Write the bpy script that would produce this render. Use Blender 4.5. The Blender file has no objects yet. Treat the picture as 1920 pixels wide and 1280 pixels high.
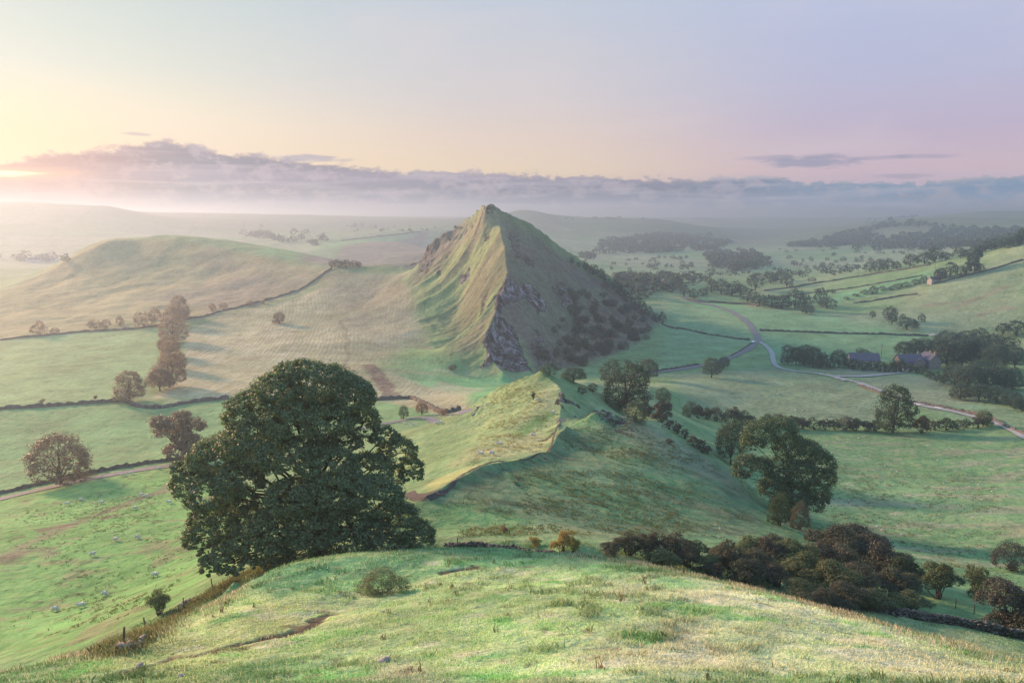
import bpy, math, random
import numpy as np
from mathutils import Vector
R_ = math.radians
rng = np.random.default_rng(7)
random.seed(7)
sc = bpy.context.scene
COL = sc.collection

# ------------------------------------------------------------------ camera
F = 1493.0                      # focal length in photo pixels (28 mm)
PITCH = R_(8.945)
CP, SP = math.cos(PITCH), math.sin(PITCH)
CAMZ = 100.0
cam = bpy.data.cameras.new('camera'); cam.lens = 28.0; cam.sensor_width = 36.0
cam.clip_start = 0.3; cam.clip_end = 60000
camo = bpy.data.objects.new('camera', cam); COL.objects.link(camo)
camo.location = (0, 0, CAMZ); camo.rotation_euler = (R_(90) - PITCH, 0, 0)
sc.camera = camo

# ------------------------------------------------------------------ light
SUN_AZ, SUN_EL = R_(-51), R_(15)          # azimuth from +Y, negative to the left
sd = bpy.data.lights.new('sun', 'SUN'); sd.energy = 4.7; sd.angle = R_(9); sd.color = (1.0, .56, .33)
so = bpy.data.objects.new('sun', sd); COL.objects.link(so); so['kind'] = 'helper'
to_sun = Vector((math.sin(SUN_AZ) * math.cos(SUN_EL), math.cos(SUN_AZ) * math.cos(SUN_EL), math.sin(SUN_EL)))
so.rotation_euler = to_sun.to_track_quat('Z', 'Y').to_euler()
so.location = (-40, 30, 160)
sc.view_settings.view_transform = 'Standard'; sc.view_settings.look = 'None'
sc.view_settings.exposure = 1.27; sc.view_settings.gamma = 1.0
sc.view_settings.use_curve_mapping = False
cy = sc.cycles
cy.max_bounces = 6; cy.diffuse_bounces = 3; cy.glossy_bounces = 2; cy.transmission_bounces = 2
cy.volume_bounces = 1; cy.transparent_max_bounces = 4; cy.caustics_reflective = False; cy.caustics_refractive = False
cy.use_denoising = True
try: cy.volume_max_steps = 64
except Exception: pass

def lin(r, g, b):
    f = lambda c: (c / 12.92 if c <= .04045 else ((c + .055) / 1.055) ** 2.4)
    return tuple(f(v / 255) for v in (r, g, b))

def azel(x, y):
    u, v = (x - 960) / F, (640 - y) / F
    dx, dy, dz = u, CP + v * SP, v * CP - SP
    return math.degrees(math.atan2(dx, dy)), math.degrees(math.atan2(dz, math.hypot(dx, dy)))

class NT:
    def __init__(s, tree): s.t = tree; s.n = tree.nodes; s.l = tree.links
    def new(s, k, **kw):
        n = s.n.new(k)
        for a, b in kw.items(): setattr(n, a, b)
        return n
    def put(s, sock, v):
        if v is None: return
        if isinstance(v, bpy.types.NodeSocket): s.l.new(v, sock)
        elif isinstance(v, (tuple, list)) and len(v) == 3 and sock.type == 'RGBA': sock.default_value = (*v, 1)
        else: sock.default_value = v
    def m(s, op, a, b=None, c=None, clamp=False):
        n = s.new('ShaderNodeMath', operation=op, use_clamp=clamp)
        for i, v in enumerate((a, b, c)):
            if v is not None: s.put(n.inputs[i], v)
        return n.outputs[0]
    def mix(s, f, a, b, mode='MIX'):
        n = s.new('ShaderNodeMix', data_type='RGBA', blend_type=mode)
        s.put(n.inputs[0], f); s.put(n.inputs[6], a); s.put(n.inputs[7], b)
        return n.outputs[2]
    def ss(s, v, lo, hi, a=0., b=1.):
        n = s.new('ShaderNodeMapRange', interpolation_type='SMOOTHSTEP')
        for i, q in enumerate((v, lo, hi, a, b)): s.put(n.inputs[i], q)
        return n.outputs[0]
    def ramp(s, f, stops):
        n = s.new('ShaderNodeValToRGB'); e = n.color_ramp.elements
        while len(e) < len(stops): e.new(.5)
        for k, (p, c) in zip(e, stops): k.position = p; k.color = (*c, 1)
        s.put(n.inputs[0], f); return n.outputs[0]
    def noise(s, vec, scale, detail=4, rough=.5, dist=0.):
        n = s.new('ShaderNodeTexNoise'); s.put(n.inputs['Vector'], vec)
        n.inputs['Scale'].default_value = scale; n.inputs['Detail'].default_value = detail
        n.inputs['Roughness'].default_value = rough; n.inputs['Distortion'].default_value = dist
        return n.outputs[0]
    def sepx(s, v, i):
        n = s.new('ShaderNodeSeparateXYZ'); s.put(n.inputs[0], v); return n.outputs[i]
    def xyz(s, x, y, z):
        n = s.new('ShaderNodeCombineXYZ')
        for i, v in enumerate((x, y, z)): s.put(n.inputs[i], v)
        return n.outputs[0]

def make_world():
    w = bpy.data.worlds.new('World'); sc.world = w; w.use_nodes = True
    n = NT(w.node_tree); n.n.clear()
    tc = n.new('ShaderNodeTexCoord'); sp = n.new('ShaderNodeSeparateXYZ'); n.l.new(tc.outputs['Generated'], sp.inputs[0])
    X, Y, Z = sp.outputs
    DEG = 180 / math.pi
    az = n.m('MULTIPLY', n.m('ARCTAN2', X, Y), DEG)
    el = n.m('MULTIPLY', n.m('ARCSINE', Z), DEG)
    e40 = n.m('DIVIDE', el, 40., clamp=True)
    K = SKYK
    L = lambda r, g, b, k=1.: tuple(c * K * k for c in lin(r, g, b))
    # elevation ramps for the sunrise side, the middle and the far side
    left = n.ramp(e40, [(0, L(240, 180, 150)), (.09, L(253, 226, 188, 1.05)), (.15, L(252, 236, 206, 1.02)), (.23, L(228, 230, 218)), (.35, L(204, 220, 218)), (.6, L(176, 206, 224, 1.45)), (1, L(150, 188, 222, 1.5))])  # top stops of all three ramps, above the view, brightened as added fill
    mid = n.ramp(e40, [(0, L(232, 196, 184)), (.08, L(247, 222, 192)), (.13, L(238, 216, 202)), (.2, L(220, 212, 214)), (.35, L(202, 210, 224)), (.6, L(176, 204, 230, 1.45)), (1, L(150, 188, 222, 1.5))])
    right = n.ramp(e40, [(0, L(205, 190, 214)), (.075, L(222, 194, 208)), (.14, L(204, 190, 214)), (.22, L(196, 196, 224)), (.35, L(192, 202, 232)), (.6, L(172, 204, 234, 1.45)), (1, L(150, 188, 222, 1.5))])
    sky = n.mix(n.ss(az, -30., 2.), left, mid)
    sky = n.mix(n.ss(az, 0., 24.), sky, right)
    # faint high veil
    veil = n.noise(n.xyz(n.m('MULTIPLY', az, .05), n.m('MULTIPLY', el, .16), 0.), 1., 4, .55, .4)
    sky = n.mix(n.m('MULTIPLY', n.ss(veil, .42, .7), .3), sky, L(238, 222, 220))
    # warm spread round the hidden sun
    d2 = n.m('SQRT', n.m('ADD', n.m('POWER', n.m('MULTIPLY', n.m('ADD', az, 32.), .55), 2.), n.m('POWER', n.m('SUBTRACT', el, 3.), 2.)))
    glow = n.m('MULTIPLY', n.ss(d2, 6.5, .3), 1.)
    sky = n.mix(n.m('MULTIPLY', glow, .5), sky, L(255, 210, 160, 1.2))
    # cloud bank: upper edge follows a curve over azimuth
    tops = [(-60, 285), (0, 300), (60, 291), (120, 285), (200, 276), (250, 266), (300, 259), (345, 266), (390, 279), (470, 286), (560, 300), (640, 306), (720, 316), (900, 322), (1060, 328), (1300, 334), (1440, 328), (1560, 340), (1760, 340), (1900, 330), (2000, 330)]
    fc = n.new('ShaderNodeFloatCurve'); cv = fc.mapping.curves[0]
    pts = sorted(azel(x, y) for x, y in tops)
    mp = lambda a: (a + 40) / 80
    while len(cv.points) < len(pts): cv.points.new(.5, .5)
    for p, (a, e) in zip(cv.points, pts): p.location = (mp(a), e / 8); p.handle_type = 'VECTOR'
    fc.mapping.update()
    n.put(fc.inputs['Value'], n.m('DIVIDE', n.m('ADD', az, 40.), 80., clamp=True))
    top = n.m('MULTIPLY', fc.outputs[0], 8.)
    p = n.xyz(n.m('MULTIPLY', az, .9), n.m('MULTIPLY', el, 1.6), 3.1)
    puff = n.noise(p, .8, 9, .64, .15)
    big = n.noise(n.xyz(n.m('MULTIPLY', az, .25), n.m('MULTIPLY', el, 1.), 9.), .8, 3, .5)
    d = n.m('SUBTRACT', n.m('ADD', top, n.m('MULTIPLY', n.m('SUBTRACT', puff, .5), 1.9)), el)
    cmask = n.ss(d, -.03, .16)
    # streaks inside the bank
    st = n.noise(n.xyz(n.m('MULTIPLY', az, .12), n.m('MULTIPLY', el, 2.1), 5.), 1., 4, .5, .3)
    e8 = n.m('DIVIDE', el, 8., clamp=True)
    cl = n.ramp(e8, [(0, L(178, 174, 200)), (.10, L(160, 164, 190)), (.22, L(112, 124, 152)), (.33, L(146, 142, 170)), (.44, L(114, 118, 146)), (.56, L(140, 132, 158)), (.68, L(124, 118, 146)), (.8, L(166, 156, 168))])
    cr = n.ramp(e8, [(0, L(170, 184, 212)), (.14, L(142, 166, 200)), (.28, L(96, 146, 184)), (.37, L(150, 158, 192)), (.6, L(160, 155, 188)), (.8, L(170, 165, 192))])
    cc = n.mix(n.ss(az, 8., 26.), cl, cr)
    cc = n.mix(n.m('MULTIPLY', n.ss(st, .45, .7), .4), cc, L(220, 212, 222))
    cc = n.mix(n.m('MULTIPLY', n.ss(st, .48, .3), .35), cc, L(140, 150, 168))
    cc = n.mix(n.m('MULTIPLY', n.ss(puff, .46, .62), .5), cc, L(206, 192, 204))
    cc = n.mix(n.m('MULTIPLY', glow, .55), cc, L(232, 160, 140))
    rim = n.m('MULTIPLY', n.ss(d, .34, .1), n.ss(az, 12., -24., .25, .8))
    cc = n.mix(n.m('MULTIPLY', rim, .6), cc, L(255, 226, 190, 1.1))
    soft = n.ss(el, -.5, 1.2)
    sky = n.mix(n.m('MULTIPLY', cmask, n.m('ADD', .88, n.m('MULTIPLY', soft, .1))), sky, cc)
    # bright slit where the sun shows under the bank
    a0, e0 = azel(14, 325)
    ds = n.m('SQRT', n.m('ADD', n.m('POWER', n.m('DIVIDE', n.m('SUBTRACT', az, a0), 1.7), 2.), n.m('POWER', n.m('DIVIDE', n.m('SUBTRACT', el, e0), .2), 2.)))
    ds = n.m('ADD', ds, n.m('MULTIPLY', n.m('SUBTRACT', st, .5), 2.4))
    sky = n.mix(n.m('MULTIPLY', n.ss(ds, 3.2, .4), .55), sky, L(255, 190, 140, 1.25))
    sky = n.mix(n.ss(ds, 1.3, .2), sky, L(255, 232, 180, 1.7))
    # small separate clouds
    sn = n.noise(n.xyz(n.m('MULTIPLY', az, .55), n.m('MULTIPLY', el, 3.2), 1.), .8, 5, .6, .4)
    for (x, y, wa, we, k) in ((1525, 303, 3.1, .5, .9), (1450, 297, 2.6, .22, .5), (1650, 296, 2.4, .16, .5), (1740, 293, 2.2, .18, .5), (575, 297, 3.0, .33, .75), (1700, 330, 2., .2, .5), (255, 252, 1.2, .14, .5)):
        a0, e0 = azel(x, y)
        q = n.m('ADD', n.m('POWER', n.m('DIVIDE', n.m('SUBTRACT', az, a0), wa), 2.), n.m('POWER', n.m('DIVIDE', n.m('SUBTRACT', el, e0), we), 2.))
        q = n.m('ADD', q, n.m('MULTIPLY', n.m('SUBTRACT', sn, .5), 3.2))
        sky = n.mix(n.m('MULTIPLY', n.ss(q, 1.1, .1), k), sky, L(166, 164, 188))
    ns = n.new('ShaderNodeTexSky', sky_type='NISHITA', sun_disc=False, sun_elevation=SUN_EL, sun_rotation=SUN_AZ)
    ns.air_density = 1.0; ns.dust_density = 2.0
    nb = n.new('ShaderNodeBackground'); n.put(nb.inputs[0], ns.outputs[0]); nb.inputs[1].default_value = .003
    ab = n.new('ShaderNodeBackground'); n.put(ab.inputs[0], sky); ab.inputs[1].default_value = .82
    ad = n.new('ShaderNodeAddShader'); n.l.new(nb.outputs[0], ad.inputs[0]); n.l.new(ab.outputs[0], ad.inputs[1])
    o = n.new('ShaderNodeOutputWorld'); n.l.new(ad.outputs[0], o.inputs[0])
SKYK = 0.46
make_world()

# ------------------------------------------------------------------ tagging helpers
def tag(o, label=None, cat=None, group=None, kind=None):
    if label: o['label'] = label
    if cat: o['category'] = cat
    if group: o['group'] = group
    if kind: o['kind'] = kind
    return o
def empty(name, loc=(0, 0, 0), rz=0., scale=(1, 1, 1)):
    o = bpy.data.objects.new(name, None); COL.objects.link(o)
    o.location = loc; o.rotation_euler = (0, 0, rz); o.scale = scale; o.empty_display_size = .2
    return o
def mesh_obj(name, verts, faces, mat=None, parent=None, smooth=False, k=None):
    """verts (n,3) array; faces (m,k) array of equal polygons or list"""
    me = bpy.data.meshes.new(name)
    verts = np.asarray(verts, dtype=np.float32)
    if isinstance(faces, np.ndarray):
        m, kk = faces.shape
        me.vertices.add(len(verts)); me.vertices.foreach_set('co', verts.ravel())
        me.loops.add(m * kk); me.loops.foreach_set('vertex_index', faces.astype(np.int32).ravel())
        me.polygons.add(m); me.polygons.foreach_set('loop_start', np.arange(0, m * kk, kk, dtype=np.int32))
        me.update(calc_edges=True)
    else:
        me.from_pydata([tuple(v) for v in verts.tolist()], [], faces)
    if smooth: me.polygons.foreach_set('use_smooth', np.ones(len(me.polygons), dtype=bool))
    if mat: me.materials.append(mat)
    o = bpy.data.objects.new(name, me); COL.objects.link(o)
    if parent: o.parent = parent
    return o
def add_attr(me, name, arr):
    a = me.attributes.new(name, 'FLOAT_COLOR', 'POINT'); a.data.foreach_set('color', np.ascontiguousarray(arr, dtype=np.float32).ravel())
# ------------------------------------------------------------------ noise
_tab = rng.random((256, 256)).astype(np.float32)
def vnoise(x, y):
    xi = np.floor(x).astype(np.int64); yi = np.floor(y).astype(np.int64)
    fx = x - xi; fy = y - yi
    fx = fx * fx * (3 - 2 * fx); fy = fy * fy * (3 - 2 * fy)
    a = _tab[xi & 255, yi & 255]; b = _tab[(xi + 1) & 255, yi & 255]
    c = _tab[xi & 255, (yi + 1) & 255]; d = _tab[(xi + 1) & 255, (yi + 1) & 255]
    return (a * (1 - fx) + b * fx) * (1 - fy) + (c * (1 - fx) + d * fx) * fy
def fbm(x, y, s, o=4, g=.5):
    v = 0.; a = 1.; t = 0.
    x = x / s + 17.3; y = y / s + 5.7
    for i in range(o):
        v = v + a * vnoise(x, y); t += a; a *= g
        x, y = x * 1.93 + y * .35 + 31.1, y * 1.93 - x * .35 + 12.9
    return v / t - .5
def sstep(v, lo, hi):
    t = np.clip((v - lo) / (hi - lo), 0, 1); return t * t * (3 - 2 * t)

# ------------------------------------------------------------------ terrain from surveyed points
def P(x, y, D):
    u, v = (x - 960) / F, (640 - y) / F
    q = CP + v * SP
    return (D * u / q, D, CAMZ + D * (v * CP - SP) / q)
ctrl = []
def pts(*a):
    for q in a: ctrl.append(P(*q))
def line(*a, n=None):
    w = [np.array(P(*q)) for q in a]
    for p, q in zip(w, w[1:]):
        d = np.linalg.norm(q[:2] - p[:2]); step = max(4., 0.03 * p[1]); k = max(1, int(d / step))
        for i in range(k): ctrl.append(tuple(p + (q - p) * i / k))
    ctrl.append(tuple(w[-1]))
def raw(*a):
    for q in a: ctrl.append(q)
# foreground knoll
raw((0, 0, 98.2), (-20, 0, 97), (20, 0, 97), (0, -40, 106), (-60, -30, 92), (60, -30, 94), (0, 10, 91.6), (0, -300, 120), (-400, -200, 60), (400, -200, 60), (-60, 10, 84), (60, 10, 86))
raw((-8, 18, 87), (8, 18, 87.5))
pts((0, 1280, 34), (480, 1280, 30), (960, 1280, 27), (1440, 1280, 27), (1920, 1280, 30))
pts((300, 1235, 40), (800, 1230, 33), (960, 1150, 43), (1250, 1130, 44), (600, 1150, 48), (1400, 1180, 38), (960, 1080, 60), (1150, 1230, 32), (1650, 1240, 33), (720, 1095, 58), (1180, 1085, 55))
line((-150, 1310, 33), (0, 1262, 40), (200, 1218, 48), (400, 1130, 58), (500, 1072, 67), (620, 1046, 76), (800, 1030, 78), (960, 1030, 74), (1080, 1036, 70), (1200, 1052, 65), (1400, 1098, 56), (1600, 1153, 48), (1800, 1207, 42), (1920, 1236, 40), (2080, 1290, 38))
# just beyond the crest
pts((272, 1172, 60), (370, 1122, 68), (440, 1080, 76), (520, 1048, 86), (600, 1032, 92), (700, 1024, 92), (820, 1018, 92), (960, 1012, 92), (1080, 1018, 86))
pts((820, 985, 104), (900, 970, 108), (1000, 985, 106), (1150, 1000, 108), (1250, 1020, 98), (1350, 1040, 95), (1500, 1060, 100), (1600, 1110, 88), (1700, 1145, 82), (1900, 1205, 74), (2050, 1240, 72))
pts((1420, 1010, 118), (1600, 1050, 122), (1750, 1090, 108), (1900, 1100, 108), (2050, 1100, 110))
# dips just behind the crest and the spur's far edge, so that both stand clear
def dip(x, y, D, dd, k):
    a = P(x, y, D); q = (D + dd) / D; ctrl.append((a[0] * q, a[1] * q, CAMZ + (a[2] - CAMZ) * q - k))
for x, y, D in ((0, 1262, 40), (200, 1218, 48), (300, 1174, 53), (400, 1130, 58), (500, 1072, 67)): dip(x, y, D, 6, 3.2); dip(x, y, D, 12, 6.5)
for x, y, D in ((960, 1030, 74), (1080, 1036, 70), (1200, 1052, 65), (1300, 1074, 60), (1400, 1098, 56), (1500, 1125, 52), (1600, 1153, 48), (1700, 1180, 45), (1800, 1207, 42), (1920, 1236, 40)): dip(x, y, D, 5, 1.3); dip(x, y, D, 11, 2.8)
for x, y, D in ((1112, 763, 190), (1160, 776, 191), (1200, 792, 189), (1250, 812, 187), (1290, 832, 187), (1330, 852, 182), (1390, 895, 172)): dip(x, y, D, 12, 3.); dip(x, y, D, 26, 6)
for x, y, D in ((1020, 692, 238), (985, 702, 240), (940, 722, 242), (905, 750, 246), (1060, 706, 246), (1110, 730, 250), (1160, 758, 246)): dip(x, y, D, 14, 6); dip(x, y, D, 32, 10)
# left field
pts((0, 1225, 104), (100, 1138, 130), (250, 1100, 132), (330, 1060, 140), (200, 1000, 170), (300, 950, 200), (420, 960, 185), (0, 1000, 178), (-200, 1050, 160), (-200, 1250, 100), (100, 1190, 100), (-300, 940, 240))
line((-100, 955, 222), (0, 932, 230), (160, 897, 242), (330, 868, 252), (500, 838, 262), (700, 796, 292), (860, 770, 312))
line((-100, 775, 336), (0, 768, 340), (200, 757, 350), (420, 750, 356), (600, 748, 358), (790, 748, 365))
pts((100, 850, 280), (300, 800, 312), (500, 790, 320))
# field foot of the dome hill
line((-200, 660, 545), (0, 640, 565), (150, 622, 590), (300, 612, 610), (400, 590, 640), (480, 568, 680), (560, 545, 710), (600, 520, 728), (625, 504, 735))
pts((100, 700, 430), (250, 700, 430), (400, 700, 430), (600, 700, 430), (700, 690, 440), (500, 640, 530), (600, 600, 610), (650, 640, 520), (700, 560, 660))
# dome hill
line((-250, 600, 850), (-60, 556, 860), (0, 540, 865), (100, 497, 880), (165, 458, 890), (210, 445, 895), (290, 442, 900), (330, 443, 895), (400, 456, 870), (480, 474, 830), (560, 490, 790), (625, 500, 750))
pts((200, 560, 745), (60, 580, 720), (300, 500, 830), (100, 530, 820), (400, 520, 790), (350, 560, 720), (250, 470, 880), (480, 530, 750), (200, 600, 640), (330, 590, 655))
# saddle
line((625, 501, 748), (700, 499, 730), (780, 496, 705))
pts((690, 540, 680), (740, 520, 680))
# parkhouse hill : skyline left of the summit
line((780, 496, 705), (793, 492, 701), (800, 470, 698), (812, 458, 694), (850, 439, 686), (868, 428, 680), (880, 418, 672), (895, 402, 655), (903, 393, 642), (912, 388, 632), (922, 391, 628))
# skyline right of the summit
line((922, 391, 628), (938, 397, 632), (960, 408, 638), (990, 426, 650), (1030, 455, 668), (1080, 490, 690), (1130, 519, 706), (1180, 552, 716), (1215, 578, 716), (1245, 598, 700))
# arete facing the camera
line((945, 698, 452), (915, 660, 470), (912, 620, 486), (928, 585, 500), (934, 550, 524), (952, 505, 553), (948, 460, 580), (940, 425, 604), (930, 405, 618))
# gully lines and flanks
pts((860, 560, 600), (880, 620, 545), (820, 520, 640), (780, 560, 622), (850, 600, 580), (840, 650, 520), (870, 690, 462), (880, 480, 622), (840, 480, 660), (760, 620, 560), (780, 680, 470), (720, 600, 600))
pts((990, 698, 456), (960, 640, 486), (1000, 590, 530), (1010, 540, 562), (1010, 480, 600), (1060, 540, 600), (1060, 620, 560), (1040, 680, 490), (1120, 600, 610), (1120, 660, 545), (1170, 620, 620), (980, 430, 628), (1100, 530, 660))
line((1000, 702, 450), (1060, 692, 470), (1130, 672, 515), (1200, 648, 568), (1245, 620, 640), (1262, 605, 700))
line((945, 702, 446), (900, 700, 446), (860, 690, 460))
pts((1020, 730, 400), (900, 730, 400), (800, 740, 385), (1100, 720, 400))
# behind the hill
raw((-20, 900, 16), (-80, 900, 28), (60, 850, 13), (120, 800, 12), (-150, 1000, 26), (-300, 1150, 24), (-520, 1150, 25), (0, 1200, 14), (-60, 760, 60), (-120, 800, 45), (30, 740, 50), (80, 760, 25))
# spur
line((775, 935, 112), (830, 915, 120), (905, 872, 138), (960, 862, 146), (1030, 842, 160), (1042, 812, 172), (1062, 785, 182), (1112, 763, 190), (1130, 768, 195))
line((1042, 812, 174), (1050, 770, 200), (1056, 738, 215), (1046, 712, 228), (1020, 692, 238))
line((1020, 692, 238), (985, 702, 240), (940, 722, 242), (905, 750, 246), (872, 782, 252))
line((1112, 763, 190), (1160, 776, 191), (1250, 812, 187), (1330, 852, 182), (1390, 895, 172), (1440, 960, 152))
line((1020, 692, 238), (1060, 706, 246), (1110, 730, 250), (1160, 758, 246), (1220, 785, 235), (1300, 830, 215))
pts((980, 780, 200), (930, 815, 180), (870, 840, 190), (800, 860, 172), (960, 740, 226), (900, 800, 212), (850, 880, 150), (800, 905, 132), (1010, 740, 216))
line((905, 872, 138), (935, 872, 140), (955, 890, 134), (980, 915, 126))
pts((900, 925, 118), (980, 950, 116), (1080, 880, 148), (1180, 900, 146), (1280, 940, 140), (1100, 950, 122), (1250, 990, 118), (1350, 980, 128), (1120, 830, 172))
pts((790, 830, 205), (740, 810, 260), (840, 790, 262), (880, 775, 290), (700, 870, 200), (600, 900, 190), (740, 930, 150))
pts((1130, 760, 262), (1200, 745, 280), (1180, 790, 240), (1250, 770, 290), (1100, 715, 310), (1240, 725, 345), (1000, 712, 330), (900, 740, 330))
# right valley fields
pts((1300, 720, 400), (1400, 760, 365), (1290, 778, 328), (1640, 806, 315), (1850, 804, 310), (2000, 800, 300), (1350, 805, 298), (1400, 850, 262), (1500, 860, 258), (1700, 880, 245), (1900, 900, 225), (1560, 930, 200), (1480, 975, 160), (1700, 980, 172), (1900, 1020, 150), (2100, 980, 150), (2150, 850, 240))
pts((1700, 740, 385), (1850, 740, 390), (1600, 700, 450), (1420, 700, 450), (1715, 685, 480), (1900, 690, 470), (1420, 645, 560), (1300, 660, 530), (1550, 640, 570), (1750, 640, 570), (1900, 640, 580), (2100, 680, 500))
pts((1300, 600, 680), (1390, 605, 660), (1450, 590, 700), (1290, 565, 800), (1450, 570, 760), (1560, 600, 670), (1650, 600, 660), (1240, 555, 830), (1350, 570, 780))
# right hillside
pts((1920, 452, 800), (1850, 480, 800), (1750, 505, 820), (1650, 525, 850), (1500, 552, 880), (1430, 550, 900), (1920, 520, 720), (1800, 550, 720), (1700, 570, 740), (1600, 580, 760), (1920, 590, 620), (1800, 600, 640), (2100, 430, 700), (2200, 520, 600), (2100, 600, 560), (2400, 420, 650))
raw((800, 1300, 60), (1000, 1000, 105))
# valley floor going away
pts((1200, 540, 880), (1300, 540, 900), (1150, 520, 1080), (1300, 520, 1100), (1450, 520, 1120), (1600, 505, 1250), (1750, 480, 1350), (1200, 500, 1350), (1400, 490, 1500), (1600, 480, 1650), (1300, 472, 1900), (1500, 462, 2200), (1450, 448, 3000), (1420, 436, 4200))
# green hill behind, right of the peak
line((900, 412, 3000), (940, 402, 3000), (975, 391, 3000), (1000, 393, 3000), (1050, 409, 3000), (1130, 411, 3050), (1200, 408, 3050), (1245, 409, 3050), (1290, 420, 3000), (1330, 434, 2900), (1385, 458, 2700))
pts((1000, 440, 2500), (1100, 450, 2300), (1200, 450, 2300), (1050, 480, 1800), (1280, 450, 2400), (950, 470, 1900), (800, 480, 1700))
# wooded hills on the right
line((1480, 458, 2500), (1550, 440, 2600), (1620, 420, 2650), (1700, 409, 2700), (1780, 406, 2700), (1920, 410, 2600), (2100, 405, 2500), (2400, 400, 2300))
pts((1600, 450, 2200), (1750, 440, 2200), (1900, 432, 2000), (1700, 462, 1800), (1850, 455, 1600), (2100, 430, 1500))
line((1780, 404, 4000), (1850, 396, 4000), (2000, 394, 4000), (2300, 398, 4000))
# blue ridges at the end of the valley
line((1250, 412, 5200), (1330, 407, 5200), (1400, 418, 5200), (1470, 412, 5400), (1560, 413, 5400), (1680, 410, 5400))
# left far country
line((-400, 385, 2600), (-100, 378, 2600), (60, 378, 2600), (200, 384, 2600), (250, 398, 2700), (330, 407, 2900), (370, 410, 3100), (480, 404, 3400), (620, 406, 3500), (760, 411, 3500), (880, 412, 3500))
pts((0, 430, 2000), (150, 430, 2100), (300, 440, 2200), (0, 480, 1550), (100, 492, 1480), (450, 440, 2300), (600, 430, 2700), (450, 470, 1600), (550, 470, 1600), (-300, 470, 1600), (330, 470, 1650))
line((480, 476, 1500), (600, 458, 1650), (700, 440, 1850), (800, 430, 2000), (880, 424, 2050))
pts((560, 480, 1380), (700, 488, 1280), (640, 460, 1500), (760, 450, 1650), (820, 470, 1300))
for a in range(0, 360, 10):
    for r, z in ((9000, 88), (13500, 60)):
        ctrl.append((r * math.sin(R_(a)), r * math.cos(R_(a)), z + 14 * math.sin(a * .31)))
for a in list(range(45, 316, 22)):
    for r, z in ((1200, 60), (3500, 90)):
        ctrl.append((r * math.sin(R_(a)), r * math.cos(R_(a)), z + 20 * math.sin(a * .7)))
C = np.array(ctrl, dtype=np.float64)
def phi(d): return d
Dm = np.sqrt(((C[:, None, :2] - C[None, :, :2]) ** 2).sum(-1))
N = len(C)
lam = 0.05 + 0.0006 * C[:, 1].clip(0)
A = np.zeros((N + 1, N + 1)); A[:N, :N] = phi(Dm) - np.diag(lam); A[:N, N] = 1; A[N, :N] = 1
sol = np.linalg.solve(A, np.concatenate([C[:, 2], [0]]))
def rbf(x, y):
    sh = x.shape; x = x.ravel(); y = y.ravel(); out = np.empty(x.size)
    for i in range(0, x.size, 20000):
        d = np.sqrt((x[i:i + 20000, None] - C[None, :, 0]) ** 2 + (y[i:i + 20000, None] - C[None, :, 1]) ** 2)
        out[i:i + 20000] = d @ sol[:N] + sol[N]
    return out.reshape(sh)
# polar survey grid round the hilltop: fine where the country is open, coarse behind
TH = np.concatenate([np.arange(-180, -66, 4.), np.arange(-66, -38, 1.), np.arange(-38, 38.01, .085), np.arange(39, 67, 1.), np.arange(70, 180.1, 4.)])
TH[-1] = 180.
rr = [1.5]
while rr[-1] < 14000:
    r = rr[-1]
    if r < 20: s = max(.35, r * .06)
    elif r < 80: s = .16
    elif r < 130: s = .35
    elif r < 260: s = .6
    elif r < 440: s = 1.2
    elif r < 740: s = .9
    elif r < 950: s = 2.5
    elif r < 1500: s = 6
    elif r < 5600: s = 16
    else: s = r * .03
    rr.append(r + s)
RR = np.array(rr)
thr = np.radians(TH)
def rbf_grid():
    # solve on a thinner grid, then interpolate
    ti = np.unique(np.concatenate([np.arange(0, len(TH), 3), [len(TH) - 1]]))
    ri = np.unique(np.concatenate([np.arange(0, len(RR), 4), [len(RR) - 1]]))
    T2, R2 = np.meshgrid(thr[ti], RR[ri], indexing='ij')
    z = rbf(R2 * np.sin(T2), R2 * np.cos(T2))
    zz = np.empty((len(ti), len(RR)))
    for k in range(len(ti)): zz[k] = np.interp(RR, RR[ri], z[k])
    idx = np.interp(np.arange(len(TH)), ti, np.arange(len(ti)))
    i0 = np.minimum(idx.astype(int), len(ti) - 2); f = (idx - i0)[:, None]
    return zz[i0] * (1 - f) + zz[i0 + 1] * f
HZ = rbf_grid()
TT, RG = np.meshgrid(thr, RR, indexing='ij')
GX = RG * np.sin(TT); GY = RG * np.cos(TT)
def height(x, y):
    x = np.asarray(x, float); y = np.asarray(y, float)
    t = np.degrees(np.arctan2(x, y)); r = np.hypot(x, y)
    fi = np.interp(t, TH, np.arange(len(TH))); fr = np.interp(r, RR, np.arange(len(RR)))
    i = np.minimum(fi.astype(int), len(TH) - 2); j = np.minimum(fr.astype(int), len(RR) - 2); a = fi - i; b = fr - j
    return (HZ[i, j] * (1 - b) + HZ[i, j + 1] * b) * (1 - a) + (HZ[i + 1, j] * (1 - b) + HZ[i + 1, j + 1] * b) * a
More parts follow.
